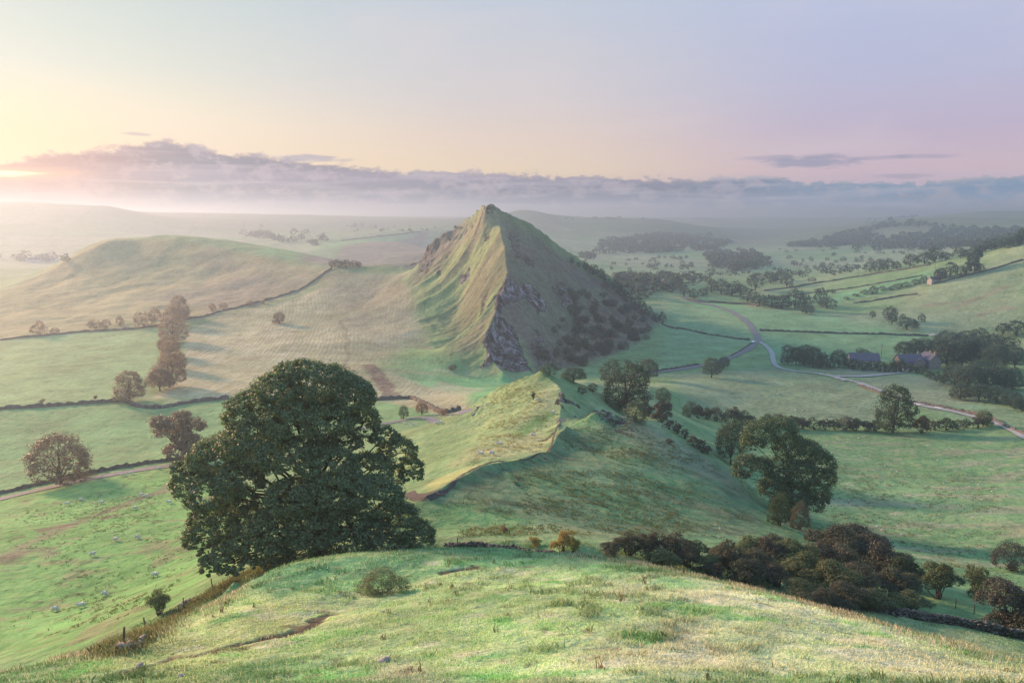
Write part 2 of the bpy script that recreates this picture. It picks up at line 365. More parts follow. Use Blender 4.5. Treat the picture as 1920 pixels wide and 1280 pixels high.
def hit(px, py, rmin=14.):
    """first point of the ground seen at that photo position"""
    u, v = (px - 960) / F, (640 - py) / F
    q = CP + v * SP; dx, dz = u / q, (v * CP - SP) / q
    t = math.degrees(math.atan2(dx, 1)); slope = dz / math.hypot(1, dx)
    fi = np.interp(t, TH, np.arange(len(TH))); i = min(int(fi), len(TH) - 2); a = fi - i
    h = HZ[i] * (1 - a) + HZ[i + 1] * a
    d = h - (CAMZ + RR * slope)
    k = np.nonzero((d[1:] >= 0) & (d[:-1] < 0) & (RR[1:] > rmin))[0]
    if len(k) == 0:
        k = [int(np.argmax(np.where(RR > 30, d / RR, -9)))]; r = RR[k[0]]
    else:
        k = k[0]; r = RR[k] + (RR[k + 1] - RR[k]) * (-d[k]) / (d[k + 1] - d[k])
    x, y = r * math.sin(R_(t)), r * math.cos(R_(t))
    return np.array([x, y, float(height(x, y))])
def poly(*p): return np.array([hit(*q)[:2] for q in p])
def sdf(poly_, x, y):
    """signed distance, positive inside"""
    d = np.full(x.shape, 1e12); ins = np.zeros(x.shape, bool)
    n = len(poly_)
    for i in range(n):
        x0, y0 = poly_[i]; x1, y1 = poly_[(i + 1) % n]
        ex, ey = x1 - x0, y1 - y0; wx, wy = x - x0, y - y0
        t = np.clip((wx * ex + wy * ey) / (ex * ex + ey * ey + 1e-9), 0, 1)
        d = np.minimum(d, (wx - ex * t) ** 2 + (wy - ey * t) ** 2)
        c = ((y0 <= y) & (y1 > y)) | ((y1 <= y) & (y0 > y))
        with np.errstate(divide='ignore', invalid='ignore'):
            ins ^= c & (x < x0 + (y - y0) * ex / (ey if ey else 1e-9))
    d = np.sqrt(d); return np.where(ins, d, -d)
def dline(pl, x, y):
    d = np.full(x.shape, 1e12)
    for (x0, y0), (x1, y1) in zip(pl, pl[1:]):
        ex, ey = x1 - x0, y1 - y0; wx, wy = x - x0, y - y0
        t = np.clip((wx * ex + wy * ey) / (ex * ex + ey * ey + 1e-9), 0, 1)
        d = np.minimum(d, (wx - ex * t) ** 2 + (wy - ey * t) ** 2)
    return np.sqrt(d)
class Region:
    """a soft-edged piece of country, evaluated only where it can matter"""
    def __init__(s, pl, soft, line_w=None, warp=0., ws=20.):
        m = soft + (line_w or 0) + warp + 2
        s.sel = np.nonzero((GX > pl[:, 0].min() - m) & (GX < pl[:, 0].max() + m) & (GY > pl[:, 1].min() - m) & (GY < pl[:, 1].max() + m))
        x = GX[s.sel]; y = GY[s.sel]
        wx = x + warp * 2 * fbm(x, y, ws); wy = y + warp * 2 * fbm(x + 99, y - 55, ws)
        s.x, s.y = x, y
        v = sdf(pl, wx, wy) if line_w is None else line_w - dline(pl, wx, wy)
        s.w = sstep(v, -soft, soft)
G0 = HZ.copy()
slope_t = None
# ------------------------------------------------------------------ relief
near = sstep(RG, 140, 60)
dist_amp = sstep(RG, 60, 300)
HZ = HZ + near * (.55 * fbm(GX, GY, 7, 3) + .22 * fbm(GX, GY, 1.5, 2))
HZ = HZ + (1 - near) * (1.1 * fbm(GX, GY, 16, 4)) * sstep(RG, 5000, 800) + (6 + 9 * sstep(RG, 1800, 3200)) * fbm(GX, GY, 330, 4) * sstep(RG, 900, 2500) * sstep(RG, 9000, 5000)
# sharpen the ridges: a crest stands between two hollows
def crest(p, A, w0, w1, up=1.):
    r = Region(poly(*p) if len(p[0]) == 2 else np.array([P(*q)[:2] for q in p]), w1 * 3, line_w=1.)
    d = dline(np.array([P(*q)[:2] for q in p]), r.x, r.y)
    HZ[r.sel] += A * (up * np.exp(-d / w0) - np.exp(-d / w1)) * sstep(d, 2.9 * w1, 1.5 * w1)
crest(((800, 925, 115), (905, 872, 138), (960, 862, 146), (1030, 842, 160), (1042, 812, 172), (1062, 785, 182)), 2.6, 2.5, 8)
crest(((1042, 812, 174), (1050, 770, 200), (1056, 738, 215), (1046, 712, 228), (1030, 700, 234)), 2., 2.5, 8)
crest(((1020, 692, 238), (985, 702, 240), (940, 722, 242), (905, 750, 246)), 2.4, 3, 8, 1.3)
crest(((1112, 763, 190), (1160, 776, 191), (1250, 812, 187), (1330, 852, 182), (1390, 895, 172)), 2.2, 3, 11, 1.3)
crest(((1020, 692, 238), (1060, 706, 246), (1110, 730, 250), (1160, 758, 246)), 2.4, 3, 8, 1.3)
crest(((945, 698, 452), (915, 660, 470), (912, 620, 486), (928, 585, 500), (934, 550, 524), (952, 505, 553), (948, 460, 580), (940, 425, 604), (936, 415, 612)), 10, 5, 20)
crest(((800, 470, 698), (812, 458, 694), (850, 439, 686), (868, 428, 680), (880, 418, 672), (895, 402, 655), (903, 393, 642), (912, 388, 632), (938, 397, 632), (960, 408, 638), (990, 426, 650), (1030, 455, 668), (1080, 490, 690), (1130, 519, 706), (1180, 552, 716)), 7, 4, 20, 1.75)
# hummocks of the dome hill
rg = Region(poly((0, 640), (0, 545), (100, 500), (210, 450), (330, 448), (480, 480), (620, 505), (560, 550), (400, 600), (200, 620)), 30)
HZ[rg.sel] += rg.w * (7 * (np.abs(fbm(rg.x + rg.y * .3, rg.y * 1.6, 90, 5)) ** .8 - .12) + 2.2 * fbm(rg.x, rg.y, 22, 4))
# ribs down the lit flank of the peaked hill
LF = poly((935, 400), (915, 392), (880, 424), (800, 478), (770, 520), (790, 600), (840, 660), (890, 690), (910, 640), (928, 590), (945, 500), (945, 430))
rg = Region(LF, 9)
# distance along the fall line: towards the camera and left
ca, sa = math.cos(R_(-166)), math.sin(R_(-166))
al = rg.x * ca + rg.y * sa; ac = -rg.x * sa + rg.y * ca
ac2 = ac + 5 * fbm(rg.x, rg.y, 40, 2)
rib = 1 - np.abs(2 * (vnoise(ac2 / 11. + 40, al / 110. + 7) - .5)) ** .8
rib2 = 1 - np.abs(2 * (vnoise(ac2 / 4.4 + 140, al / 50. + 7) - .5))
HZ[rg.sel] += rg.w * (3.6 * (rib - .5) * (1 + 1.6 * fbm(rg.x, rg.y, 50, 2)) + 1.2 * (rib2 - .5) + 3.6 * fbm(rg.x, rg.y, 13, 5, .6))
rg = Region(poly((940, 402), (990, 430), (1080, 492), (1180, 556), (1243, 600), (1200, 640), (1100, 685), (1005, 697), (975, 640), (935, 585), (945, 500), (945, 430)), 8)
HZ[rg.sel] += rg.w * (5.0 * np.abs(fbm(rg.x, rg.y, 26, 4)) - 1.2 + 2.2 * fbm(rg.x, rg.y, 7, 3))
# crags
rg = Region(poly((780, 497), (800, 470), (850, 438), (880, 417), (903, 392), (922, 390)), 4, line_w=9., warp=2, ws=12)
HZ[rg.sel] += rg.w * (15. * np.abs(fbm(rg.x, rg.y, 17, 4, .6)) - 1.2)
ROCKS = []
def rock_region(pl, soft, k, warp=3., amp=3.):
    r = Region(pl, soft, warp=warp, ws=9); ROCKS.append((r, k))
    n = np.abs(fbm(r.x, r.y * .6, 11, 5, .6)) * 4
    HZ[r.sel] += r.w * amp * (n - .5)
rock_region(poly((902, 690), (912, 660), (905, 640), (925, 600), (940, 592), (962, 612), (975, 650), (1000, 697), (960, 698)), 2, 1., 2.)
rock_region(poly((930, 592), (915, 575), (930, 550), (960, 528), (985, 528), (1010, 548), (1030, 575), (1010, 590), (985, 560), (955, 562)), 3, .9)
rock_region(poly((946, 430), (975, 440), (978, 470), (1010, 490), (1000, 505), (960, 480), (950, 455)), 4, .55)
rock_region(poly((1040, 520), (1075, 540), (1090, 575), (1060, 580), (1030, 540)), 5, .6)
rock_region(poly((1000, 610), (1030, 640), (1060, 690), (1010, 695), (985, 640)), 5, .5)
rock_region(poly((1060, 600), (1110, 610), (1130, 640), (1080, 650)), 6, .35)
rock_region(poly((903, 392), (915, 388), (935, 397), (920, 410), (900, 425), (870, 440), (830, 455), (805, 480), (798, 470), (850, 438), (885, 415)), 3, .5, amp=2.2)
rock_region(poly((790, 485), (815, 495), (800, 515), (785, 505)), 2, .6, amp=1.5)
rock_region(poly((866, 508), (884, 498), (880, 522), (864, 534)), 2, .7, amp=2.)
rock_region(poly((902, 446), (922, 430), (918, 452), (898, 470)), 2, .6, amp=2.)
rock_region(poly((820, 500), (834, 492), (828, 512), (814, 520)), 2, .6, amp=1.6)
rock_region(poly((900, 560), (916, 545), (910, 580), (896, 600)), 2, .6, amp=2.)
rock_region(poly((1098, 768), (1115, 762), (1150, 772), (1190, 800), (1210, 828), (1180, 820), (1130, 790), (1095, 785)), 1.5, .55, amp=.8)
rock_region(poly((1050, 735), (1062, 748), (1095, 758), (1060, 765), (1046, 752)), 1., .7, amp=.7)
rock_region(poly((930, 874), (950, 872), (985, 900), (1000, 910), (985, 925), (955, 905)), 1., .5, amp=.7)
rock_region(poly((1020, 800), (1050, 782), (1075, 772), (1100, 768), (1095, 780), (1055, 795), (1040, 812), (1030, 838), (1018, 840)), .8, .5, amp=.5)
rock_region(poly((870, 790), (880, 765), (900, 745), (935, 728), (960, 725), (940, 750), (905, 775)), 2, .25, amp=1.2)
# tussocky edge where turf breaks along the spur path, and the trodden line in front
TRACK = poly((225, 1262), (262, 1250), (330, 1232), (420, 1213), (480, 1202), (530, 1192), (560, 1176), (600, 1162), (640, 1150), (690, 1122), (720, 1110), (760, 1098), (800, 1083), (840, 1072), (885, 1062))
rt = Region(TRACK, .25, line_w=.5, warp=1.1, ws=2.2)
rt.w = rt.w * sstep(fbm(rt.x, rt.y, 3.2, 2), -.12, .08)
HZ[rt.sel] -= .13 * rt.w
rt2 = Region(TRACK, .8, line_w=1.6, warp=.8, ws=3)
HZ[rt2.sel] += .14 * rt2.w * fbm(rt2.x, rt2.y, .9, 2)

# ------------------------------------------------------------------ ground colour (turf, hay, soil, stone, with some shade painted in)
T3 = np.zeros(GX.shape + (4,), np.float32)
n1 = fbm(GX, GY, 60, 4); n2 = fbm(GX + 500, GY, 9, 4); n3 = fbm(GX, GY + 900, 2.2, 3)
dz_r = np.abs(np.gradient(HZ, axis=1) / np.gradient(RG, axis=1))
def put(w, sel, c, k=1.):
    w = (w * k)[:, None]; c = np.array(c, np.float32)
    T3[sel + (slice(0, 3),)] = T3[sel + (slice(0, 3),)] * (1 - w) + c * w
base = np.array((.135, .215, .085)); dry = np.array((.24, .215, .125)); lush = np.array((.085, .215, .075)); brown = np.array((.17, .13, .085))
w = sstep(n1 + .5 * n2, -.12, .3)[..., None]
T3[..., :3] = base * (1 - w * .55) + dry * w * .55
ALL = None
def paint(pl, c, soft=3., k=1., line_w=None, warp=0., ws=20., nz=0., nscale=12.):
    r = Region(pl, soft, line_w, warp, ws)
    ww = r.w
    if nz: ww = ww * np.clip(1 - nz + nz * 2 * sstep(fbm(r.x, r.y, nscale, 4), -.25, .25), 0, 1)
    put(ww, r.sel, c, k); return r
# foreground bank
paint(poly((-100, 1279), (200, 1222), (400, 1140), (500, 1085), (700, 1050), (960, 1035), (1200, 1060), (1400, 1105), (1600, 1160), (1800, 1212), (1919, 1240), (1919, 1279), (960, 1279)), (.32, .385, .165), 2., .9)
fg = (RG < 90)
FGB = poly((960, 1279), (1150, 1220), (1250, 1150), (1100, 1110), (1150, 1075), (1300, 1085), (1500, 1130), (1800, 1215), (1919, 1240), (1919, 1279))
rs = paint(FGB, (.52, .45, .29), 2.5, .8, warp=2.5, ws=6, nz=.6, nscale=5)
r2 = paint(poly((-100, 1275), (200, 1222), (380, 1150), (430, 1120), (700, 1150), (600, 1180), (300, 1279)), (.44, .43, .18), 2., .6, warp=1.5, ws=6, nz=.5, nscale=4)
r3 = paint(poly((640, 1279), (650, 1250), (720, 1225), (800, 1245), (820, 1279)), (.48, .41, .28), 1., .7, warp=1, ws=3, nz=.6, nscale=2)
r4 = paint(poly((600, 1120), (640, 1090), (700, 1060), (900, 1045), (1200, 1062), (1350, 1100), (1250, 1105), (1050, 1065), (900, 1060), (700, 1105)), (.14, .32, .12), 1.5, .75, warp=1.5, ws=5, nz=.5, nscale=5)
r4b = paint(poly((470, 1110), (500, 1075), (620, 1050), (820, 1036), (800, 1060), (640, 1085), (520, 1125)), (.085, .2, .085), 1., .9, warp=1, ws=5)  # the sycamore's cast shadow, painted as darker green turf
r5 = Region(poly((960, 1279), (0, 1279), (200, 1222), (500, 1085), (960, 1035), (1400, 1105), (1919, 1240), (1919, 1279)), 1.)
put(r5.w * sstep(fbm(r5.x + 31, r5.y * 1.4, 3.5, 3), .10, .26), r5.sel, (.13, .30, .08), .7)
put(r5.w * sstep(fbm(r5.x - 71, r5.y * 1.4, 2.2, 3), .14, .3), r5.sel, (.48, .43, .28), .6)
put(r5.w * sstep(fbm(r5.x, r5.y + 44, 1., 2), .24, .34), r5.sel, (.11, .085, .05), .5)
put(rt.w, rt.sel, (.06, .04, .03), .97)
# verge of rough growth by the fence
FENCE_B = poly((215, 1225), (272, 1188), (330, 1150), (372, 1128), (420, 1098), (470, 1070), (520, 1050))
paint(FENCE_B, (.20, .23, .1), 1., .6, line_w=1.1, warp=1, ws=3, nz=.4, nscale=2)
# left pasture
paint(poly((-80, 1230), (-80, 950), (0, 935), (330, 872), (430, 900), (450, 1060), (250, 1190), (100, 1235)), (.12, .27, .065), 6, .85, nz=.15)
rl = Region(poly((-80, 1230), (-80, 950), (0, 935), (330, 872), (430, 900), (450, 1060), (250, 1190), (100, 1235)), 4)
put(rl.w * sstep(fbm(rl.x, rl.y * 1.5, 6, 4), .10, .24), rl.sel, (.19, .17, .085), .7)
put(rl.w * sstep(fbm(rl.x, rl.y + 77, 2.4, 2), .23, .3), rl.sel, (.085, .12, .04), .8)
paint(poly((0, 1050), (100, 995), (200, 960), (290, 925), (330, 905)), (.16, .12, .08), 2.5, .8, line_w=2.2, warp=3, ws=9, nz=.6, nscale=7)
paint(poly((20, 1040), (60, 1032), (100, 1038)), (.17, .12, .08), 2, .7, line_w=2, warp=3, ws=6)
paint(poly((90, 992), (125, 985)), (.13, .09, .06), 1, .9, line_w=2, warp=2, ws=4)
paint(poly((195, 972), (218, 966)), (.13, .09, .06), 1, .9, line_w=1.2, warp=1, ws=4)
# field beyond the lane
paint(poly((-80, 945), (330, 862), (500, 832), (700, 794), (860, 770), (800, 752), (420, 752), (-80, 772)), (.16, .27, .10), 3, .85, nz=.1)
paint(poly((0, 890), (80, 878), (160, 867), (240, 858), (320, 848), (400, 838)), (.17, .15, .08), .6, .8, line_w=.6, warp=2, ws=12, nz=.5)
# upper left field
paint(poly((-80, 768), (210, 752), (300, 690), (320, 612), (150, 625), (-80, 650)), (.19, .27, .105), 5, .9, nz=.15)
# hay meadow with mown swaths
hay = Region(poly((285, 748), (345, 700), (350, 620), (420, 590), (600, 540), (760, 530), (850, 680), (930, 735), (800, 770), (700, 745)), 3, warp=1)
put(hay.w, hay.sel, (.29, .235, .12), .9)
cx_, cy_ = hit(700, 480)[:2]
rad = np.hypot((hay.x - cx_) * 1.0, (hay.y - cy_) * .35) ; 
sw = hay.x + .00055 * (hay.y - 430) ** 2 + 9 * fbm(hay.x, hay.y, 90, 2) + 2.2 * fbm(hay.x, hay.y, 14, 2)
stripe = .5 + .5 * np.sin(sw * 2 * math.pi / 2.7)
stripe = sstep(stripe * .7 + 1.5 * fbm(hay.x * 3, hay.y * .5, 6, 3) + .1, .2, .9)
put(hay.w * stripe * (.55 + .4 * np.clip(fbm(hay.x, hay.y, 40, 2) * 3, -1, 1)), hay.sel, (.46, .37, .24), .9)
paint(poly((760, 640), (850, 650), (900, 700), (880, 730), (800, 700), (700, 690)), (.12, .25, .08), 10, .75, warp=8, ws=20, nz=.5, nscale=18)
paint(poly((740, 700), (900, 704), (960, 712), (940, 735), (850, 735)), (.11, .27, .10), 4, .8, warp=3, ws=12)
paint(poly((700, 540), (770, 530), (800, 620), (740, 660), (640, 620), (620, 560)), (.25, .20, .13), 14, .6, warp=10, ws=30, nz=.5)
paint(poly((610, 505), (780, 500), (740, 545), (600, 550)), (.26, .20, .13), 10, .75, warp=6, ws=20)
paint(poly((780, 742), (830, 715), (905, 728), (860, 765), (800, 768)), (.30, .26, .15), 3, .7, warp=3, ws=10)
# old wall/bank of rubble in the meadow
paint(poly((690, 684), (705, 700), (720, 718), (730, 735), (738, 746)), (.13, .075, .055), 2., .95, line_w=4.2, warp=2.5, ws=5, nz=.35, nscale=4)
paint(poly((640, 700), (655, 640), (640, 600)), (.17, .13, .08), 1.2, .6, line_w=1.5, warp=3, ws=20)
# dome hill turf
paint(poly((-80, 650), (-80, 570), (100, 500), (210, 448), (330, 446), (480, 478), (620, 505), (560, 550), (420, 592), (150, 622)), (.275, .215, .10), 10, .9, nz=.2, nscale=60)
paint(poly((400, 470), (620, 506), (560, 548), (400, 590), (300, 560), (420, 520)), (.21, .155, .105), 30, .75, warp=18, ws=60, nz=.5, nscale=30)
# the peaked hill
paint(LF, (.185, .20, .085), 8, .9)
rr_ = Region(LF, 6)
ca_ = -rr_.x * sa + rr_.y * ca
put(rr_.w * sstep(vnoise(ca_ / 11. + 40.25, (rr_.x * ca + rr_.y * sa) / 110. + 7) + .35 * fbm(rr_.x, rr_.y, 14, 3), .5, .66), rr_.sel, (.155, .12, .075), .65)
paint(poly((903, 392), (935, 398), (945, 430), (900, 440), (850, 470), (800, 500), (795, 475), (850, 438)), (.20, .14, .105), 10, .75, warp=5, ws=20, nz=.35)
paint(poly((800, 520), (840, 540), (860, 620), (850, 660), (800, 640), (780, 570)), (.14, .22, .08), 12, .6, warp=6, ws=20)
paint(poly((857, 562), (853, 580), (855, 600), (851, 625), (848, 650), (846, 668)), (.08, .13, .05), .7, .55, line_w=.9, warp=1, ws=8)
paint(poly((795, 565), (800, 595), (815, 615)), (.08, .11, .05), .5, .6, line_w=.6, warp=1, ws=8)
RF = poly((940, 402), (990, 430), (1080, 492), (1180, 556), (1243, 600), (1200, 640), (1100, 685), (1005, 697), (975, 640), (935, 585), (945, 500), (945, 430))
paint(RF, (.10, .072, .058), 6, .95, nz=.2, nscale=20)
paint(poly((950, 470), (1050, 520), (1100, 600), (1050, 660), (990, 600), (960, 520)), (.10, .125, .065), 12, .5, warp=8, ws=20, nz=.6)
# spur
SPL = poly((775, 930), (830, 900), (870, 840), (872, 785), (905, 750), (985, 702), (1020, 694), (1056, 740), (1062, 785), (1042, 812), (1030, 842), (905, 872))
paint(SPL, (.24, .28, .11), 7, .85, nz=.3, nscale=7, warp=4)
paint(poly((850, 870), (930, 820), (1010, 745), (1040, 720), (1045, 760), (990, 800), (930, 850)), (.38, .32, .15), 4, .7, warp=3, ws=9, nz=.5, nscale=6)
paint(poly((940, 830), (1000, 810), (1040, 815), (1020, 840), (960, 858), (920, 862)), (.42, .34, .15), 2, .7, warp=2, ws=6, nz=.3, nscale=4)
paint(poly((800, 905), (860, 880), (905, 868), (850, 900), (800, 922)), (.40, .36, .13), 1.5, .7, warp=1, ws=6)
paint(poly((950, 815), (990, 790), (1030, 770), (1040, 780), (1000, 800), (965, 822)), (.09, .19, .05), 1.5, .8, warp=1, ws=6)
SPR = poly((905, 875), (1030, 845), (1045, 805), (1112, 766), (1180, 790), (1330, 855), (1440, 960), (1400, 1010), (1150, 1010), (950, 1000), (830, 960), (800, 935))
paint(SPR, (.105, .165, .08), 3, .9, nz=.15)  # turf darkened so the colour deepens the shade on this flank
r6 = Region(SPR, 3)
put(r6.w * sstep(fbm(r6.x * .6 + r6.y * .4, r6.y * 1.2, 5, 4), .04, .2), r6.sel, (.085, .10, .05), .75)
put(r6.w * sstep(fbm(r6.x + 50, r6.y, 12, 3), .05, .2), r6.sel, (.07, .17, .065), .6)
paint(poly((1112, 766), (1250, 812), (1390, 895), (1430, 950), (1380, 930), (1250, 860), (1150, 800)), (.19, .18, .12), 4, .6, warp=3, ws=9)
paint(poly((790, 945), (900, 940), (1000, 975), (960, 1005), (840, 1000)), (.10, .23, .075), 3, .7, warp=2, ws=6, nz=.4, nscale=4)
paint(poly((830, 1010), (1100, 1010), (1200, 1020), (1200, 1000), (1000, 985), (850, 985)), (.21, .24, .12), 3, .5, warp=3, ws=5, nz=.7, nscale=3)
paint(poly((700, 860), (800, 790), (870, 790), (850, 850), (790, 890)), (.19, .24, .09), 4, .7, warp=3, ws=9, nz=.3)
# right country
paint(poly((1290, 800), (1640, 815), (1850, 812), (2000, 830), (2000, 1080), (1700, 1100), (1450, 990), (1380, 880)), (.115, .205, .085), 6, .9, nz=.15)
r7 = Region(poly((1290, 800), (1640, 815), (1850, 812), (2000, 830), (2000, 1080), (1700, 1100), (1450, 990), (1380, 880)), 5)
put(r7.w * sstep(fbm(r7.x * .5, r7.y * 1.6, 8, 4), .05, .22), r7.sel, (.21, .20, .125), .7)
put(r7.w * sstep(fbm(r7.x, r7.y + 300, 2.6, 3), .2, .3), r7.sel, (.30, .26, .17), .7)
paint(poly((1260, 700), (1450, 690), (1700, 735), (1640, 790), (1440, 785), (1290, 765)), (.165, .20, .115), 5, .85, nz=.25, nscale=20)
paint(poly((1500, 690), (1690, 690), (1720, 700), (1590, 706)), (.19, .17, .12), 4, .7)
paint(poly((1600, 710), (1760, 705), (1850, 755), (1750, 770), (1700, 750)), (.18, .185, .115), 6, .8, nz=.3, nscale=20)
paint(poly((1720, 765), (1900, 750), (2000, 800), (1860, 800)), (.15, .215, .11), 4, .8)
paint(poly((1260, 560), (1400, 600), (1415, 640), (1240, 695), (1240, 640)), (.14, .225, .105), 6, .85, nz=.25, nscale=20)
paint(poly((1300, 570), (1700, 600), (1760, 640), (1690, 680), (1460, 680), (1430, 640), (1400, 600)), (.12, .225, .105), 6, .85, nz=.15, nscale=25)
paint(poly((1450, 690), (1600, 690), (1560, 655), (1440, 650)), (.10, .22, .10), 5, .7)
paint(poly((1290, 562), (1400, 572), (1390, 580), (1300, 575)), (.12, .25, .10), 4, .8)
paint(poly((1430, 555), (1740, 508), (1760, 520), (1600, 560), (1440, 575)), (.12, .25, .11), 5, .85)
paint(poly((1560, 590), (1760, 540), (1920, 500), (1920, 600), (1700, 625), (1600, 605)), (.165, .20, .11), 8, .8, nz=.3, nscale=40)
paint(poly((1760, 535), (1920, 460), (1920, 500), (1780, 545)), (.19, .225, .12), 6, .8)
for pl_ in (((1790, 575), (1830, 560), (1880, 540)), ((1740, 572), (1800, 565), (1815, 562)), ((1840, 590), (1870, 580), (1900, 577))):
    paint(poly(*pl_), (.19, .135, .095), 3, .7, line_w=4, warp=5, ws=12, nz=.5, nscale=8)
# far valley: patchwork
fv = Region(np.array([(-1800, 1300), (2500, 1200), (2600, 3400), (-2500, 3600)], float), 100)
cell = vnoise(np.floor((fv.x * .9 + fv.y * .3) / 140) * 7.7 + 3, np.floor((fv.y * .9 - fv.x * .3) / 190) * 5.3)
put(fv.w, fv.sel, (.12, .22, .10), .6); put(fv.w * sstep(cell, .45, .6), fv.sel, (.22, .23, .14), .7)
eg = np.minimum(np.abs(((fv.x * .9 + fv.y * .3) / 140) % 1 - .5), np.abs(((fv.y * .9 - fv.x * .3) / 190) % 1 - .5))
put(fv.w * sstep(np.maximum(np.abs(((fv.x * .9 + fv.y * .3) / 140) % 1 - .5), np.abs(((fv.y * .9 - fv.x * .3) / 190) % 1 - .5)), .455, .49) * sstep(fbm(fv.x, fv.y, 120, 2), -.15, .1), fv.sel, (.07, .09, .055), .4)
paint(poly((480, 478), (600, 460), (760, 436), (880, 427), (860, 450), (700, 470), (560, 488)), (.11, .25, .09), 8, .5)
paint(poly((560, 488), (640, 462), (800, 432), (880, 427), (840, 460), (700, 498), (620, 498)), (.17, .135, .11), 12, .9)
rock = np.zeros(GX.shape, np.float32)
for r, k in ROCKS: rock[r.sel] = np.maximum(rock[r.sel], r.w * k)
T3[..., 3] = rock
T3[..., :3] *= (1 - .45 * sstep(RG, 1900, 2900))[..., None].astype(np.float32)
T3[..., :3] *= np.array((.98, 1.24, 1.42), np.float32)
T3[..., :3] *= (1 + .5 * n3 * sstep(RG, 300, 60) + .55 * n2 + .45 * n1)[..., None]

def ground_material():
    m = bpy.data.materials.new('turf_and_rock'); m.use_nodes = True
    n = NT(m.node_tree); n.n.clear()
    at = n.new('ShaderNodeAttribute', attribute_name='tint')
    g = n.new('ShaderNodeNewGeometry'); pos = g.outputs['Position']
    a = n.noise(pos, 2.6, 5, .65); b = n.noise(pos, .35, 5, .6); c = n.noise(pos, .06, 4, .6); f = n.noise(pos, 11., 3, .6)
    k = n.m('ADD', n.m('MULTIPLY', n.m('SUBTRACT', a, .5), .9), n.m('ADD', n.m('MULTIPLY', n.m('SUBTRACT', b, .5), .9), n.m('MULTIPLY', n.m('SUBTRACT', c, .5), .5)))
    k = n.m('ADD', k, n.m('MULTIPLY', n.m('SUBTRACT', f, .5), .5))
    k = n.m('MAXIMUM', n.m('ADD', 1., n.m('MULTIPLY', k, 1.35)), .12)
    sc_ = n.new('ShaderNodeVectorMath', operation='SCALE'); n.l.new(at.outputs['Color'], sc_.inputs[0]); n.l.new(k, sc_.inputs['Scale'])
    turf = n.mix(n.m('MULTIPLY', n.ss(b, .45, .65), .3), sc_.outputs[0], (.24, .2, .12))
    # limestone
    vo = n.new('ShaderNodeTexVoronoi', feature='DISTANCE_TO_EDGE'); n.put(vo.inputs['Vector'], pos); vo.inputs['Scale'].default_value = .55
    r1 = n.noise(pos, .28, 7, .7, .3)
    stone = n.ramp(n.noise(n.xyz(n.sepx(pos, 0), n.sepx(pos, 1), n.m('MULTIPLY', n.sepx(pos, 2), .4)), .2, 10, .74, .6), [(0.40, (.035, .032, .034)), (.49, (.12, .115, .13)), (.6, (.46, .46, .54))])
    crack = n.ss(vo.outputs[0], .0, .12, .35, 1.)
    st2 = n.new('ShaderNodeVectorMath', operation='SCALE'); n.l.new(stone, st2.inputs[0]); n.l.new(crack, st2.inputs['Scale'])
    th = n.m('SUBTRACT', .78, n.m('MULTIPLY', at.outputs['Alpha'], .5))
    rm = n.m('MULTIPLY', n.ss(n.m('SUBTRACT', r1, th), -.05, .06), n.ss(at.outputs['Alpha'], .03, .25))
    col = n.mix(rm, turf, st2.outputs[0])
    bs = n.new('ShaderNodeBsdfPrincipled'); n.put(bs.inputs['Base Color'], col); bs.inputs['Roughness'].default_value = .95
    bs.inputs['Specular IOR Level'].default_value = .15
    hgt = n.m('ADD', n.m('MULTIPLY', a, .16), n.m('ADD', n.m('MULTIPLY', b, .8), n.m('MULTIPLY', n.m('MULTIPLY', rm, n.noise(pos, 1.3, 6, .7)), 2.2)))
    bp = n.new('ShaderNodeBump'); bp.inputs['Strength'].default_value = 1.; bp.inputs['Distance'].default_value = 1.1
    n.put(bp.inputs['Height'], hgt); n.l.new(bp.outputs[0], bs.inputs['Normal'])
    o = n.new('ShaderNodeOutputMaterial'); n.l.new(bs.outputs[0], o.inputs[0])
    return m
GM = ground_material()
nt_, nr_ = GX.shape
V = np.stack([GX, GY, HZ], -1).reshape(-1, 3)
ii, jj = np.meshgrid(np.arange(nt_ - 1), np.arange(nr_ - 1), indexing='ij')
q = (ii * nr_ + jj).ravel()
FQ = np.stack([q, q + nr_, q + nr_ + 1, q + 1], -1)[:, ::-1]
ground = mesh_obj('ground', V, FQ, GM, smooth=True)
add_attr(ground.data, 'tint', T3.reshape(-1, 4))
tag(ground, kind='structure')
# close the small hole under the viewpoint
capv = [(0, 0, 98.2)] + [tuple(V[i * nr_]) for i in range(nt_)]
cap = mesh_obj('ground', capv, [(0, i + 2, i + 1) for i in range(nt_ - 1)], GM); tag(cap, kind='structure')
add_attr(cap.data, 'tint', np.tile(np.array([[.2, .25, .1, 0]]), (len(capv), 1)))
# ------------------------------------------------------------------ materials for things
def simple_mat(name, col, rough=.85, var=.25, scale=3., spec=.2, bump=0., obj_space=True):
    m = bpy.data.materials.new(name); m.use_nodes = True
    n = NT(m.node_tree); n.n.clear()
    v = n.new('ShaderNodeTexCoord').outputs['Object'] if obj_space else n.new('ShaderNodeNewGeometry').outputs['Position']
    k = n.noise(v, scale, 5, .6)
    c = n.mix(n.ss(k, .3, .7), tuple(x * (1 - var) for x in col), tuple(min(1, x * (1 + var)) for x in col))
    b = n.new('ShaderNodeBsdfPrincipled'); n.put(b.inputs['Base Color'], c); b.inputs['Roughness'].default_value = rough
    b.inputs['Specular IOR Level'].default_value = spec
    if bump:
        bp = n.new('ShaderNodeBump'); bp.inputs['Strength'].default_value = bump; bp.inputs['Distance'].default_value = .1
        n.put(bp.inputs['Height'], k); n.l.new(bp.outputs[0], b.inputs['Normal'])
    o = n.new('ShaderNodeOutputMaterial'); n.l.new(b.outputs[0], o.inputs[0])
    return m
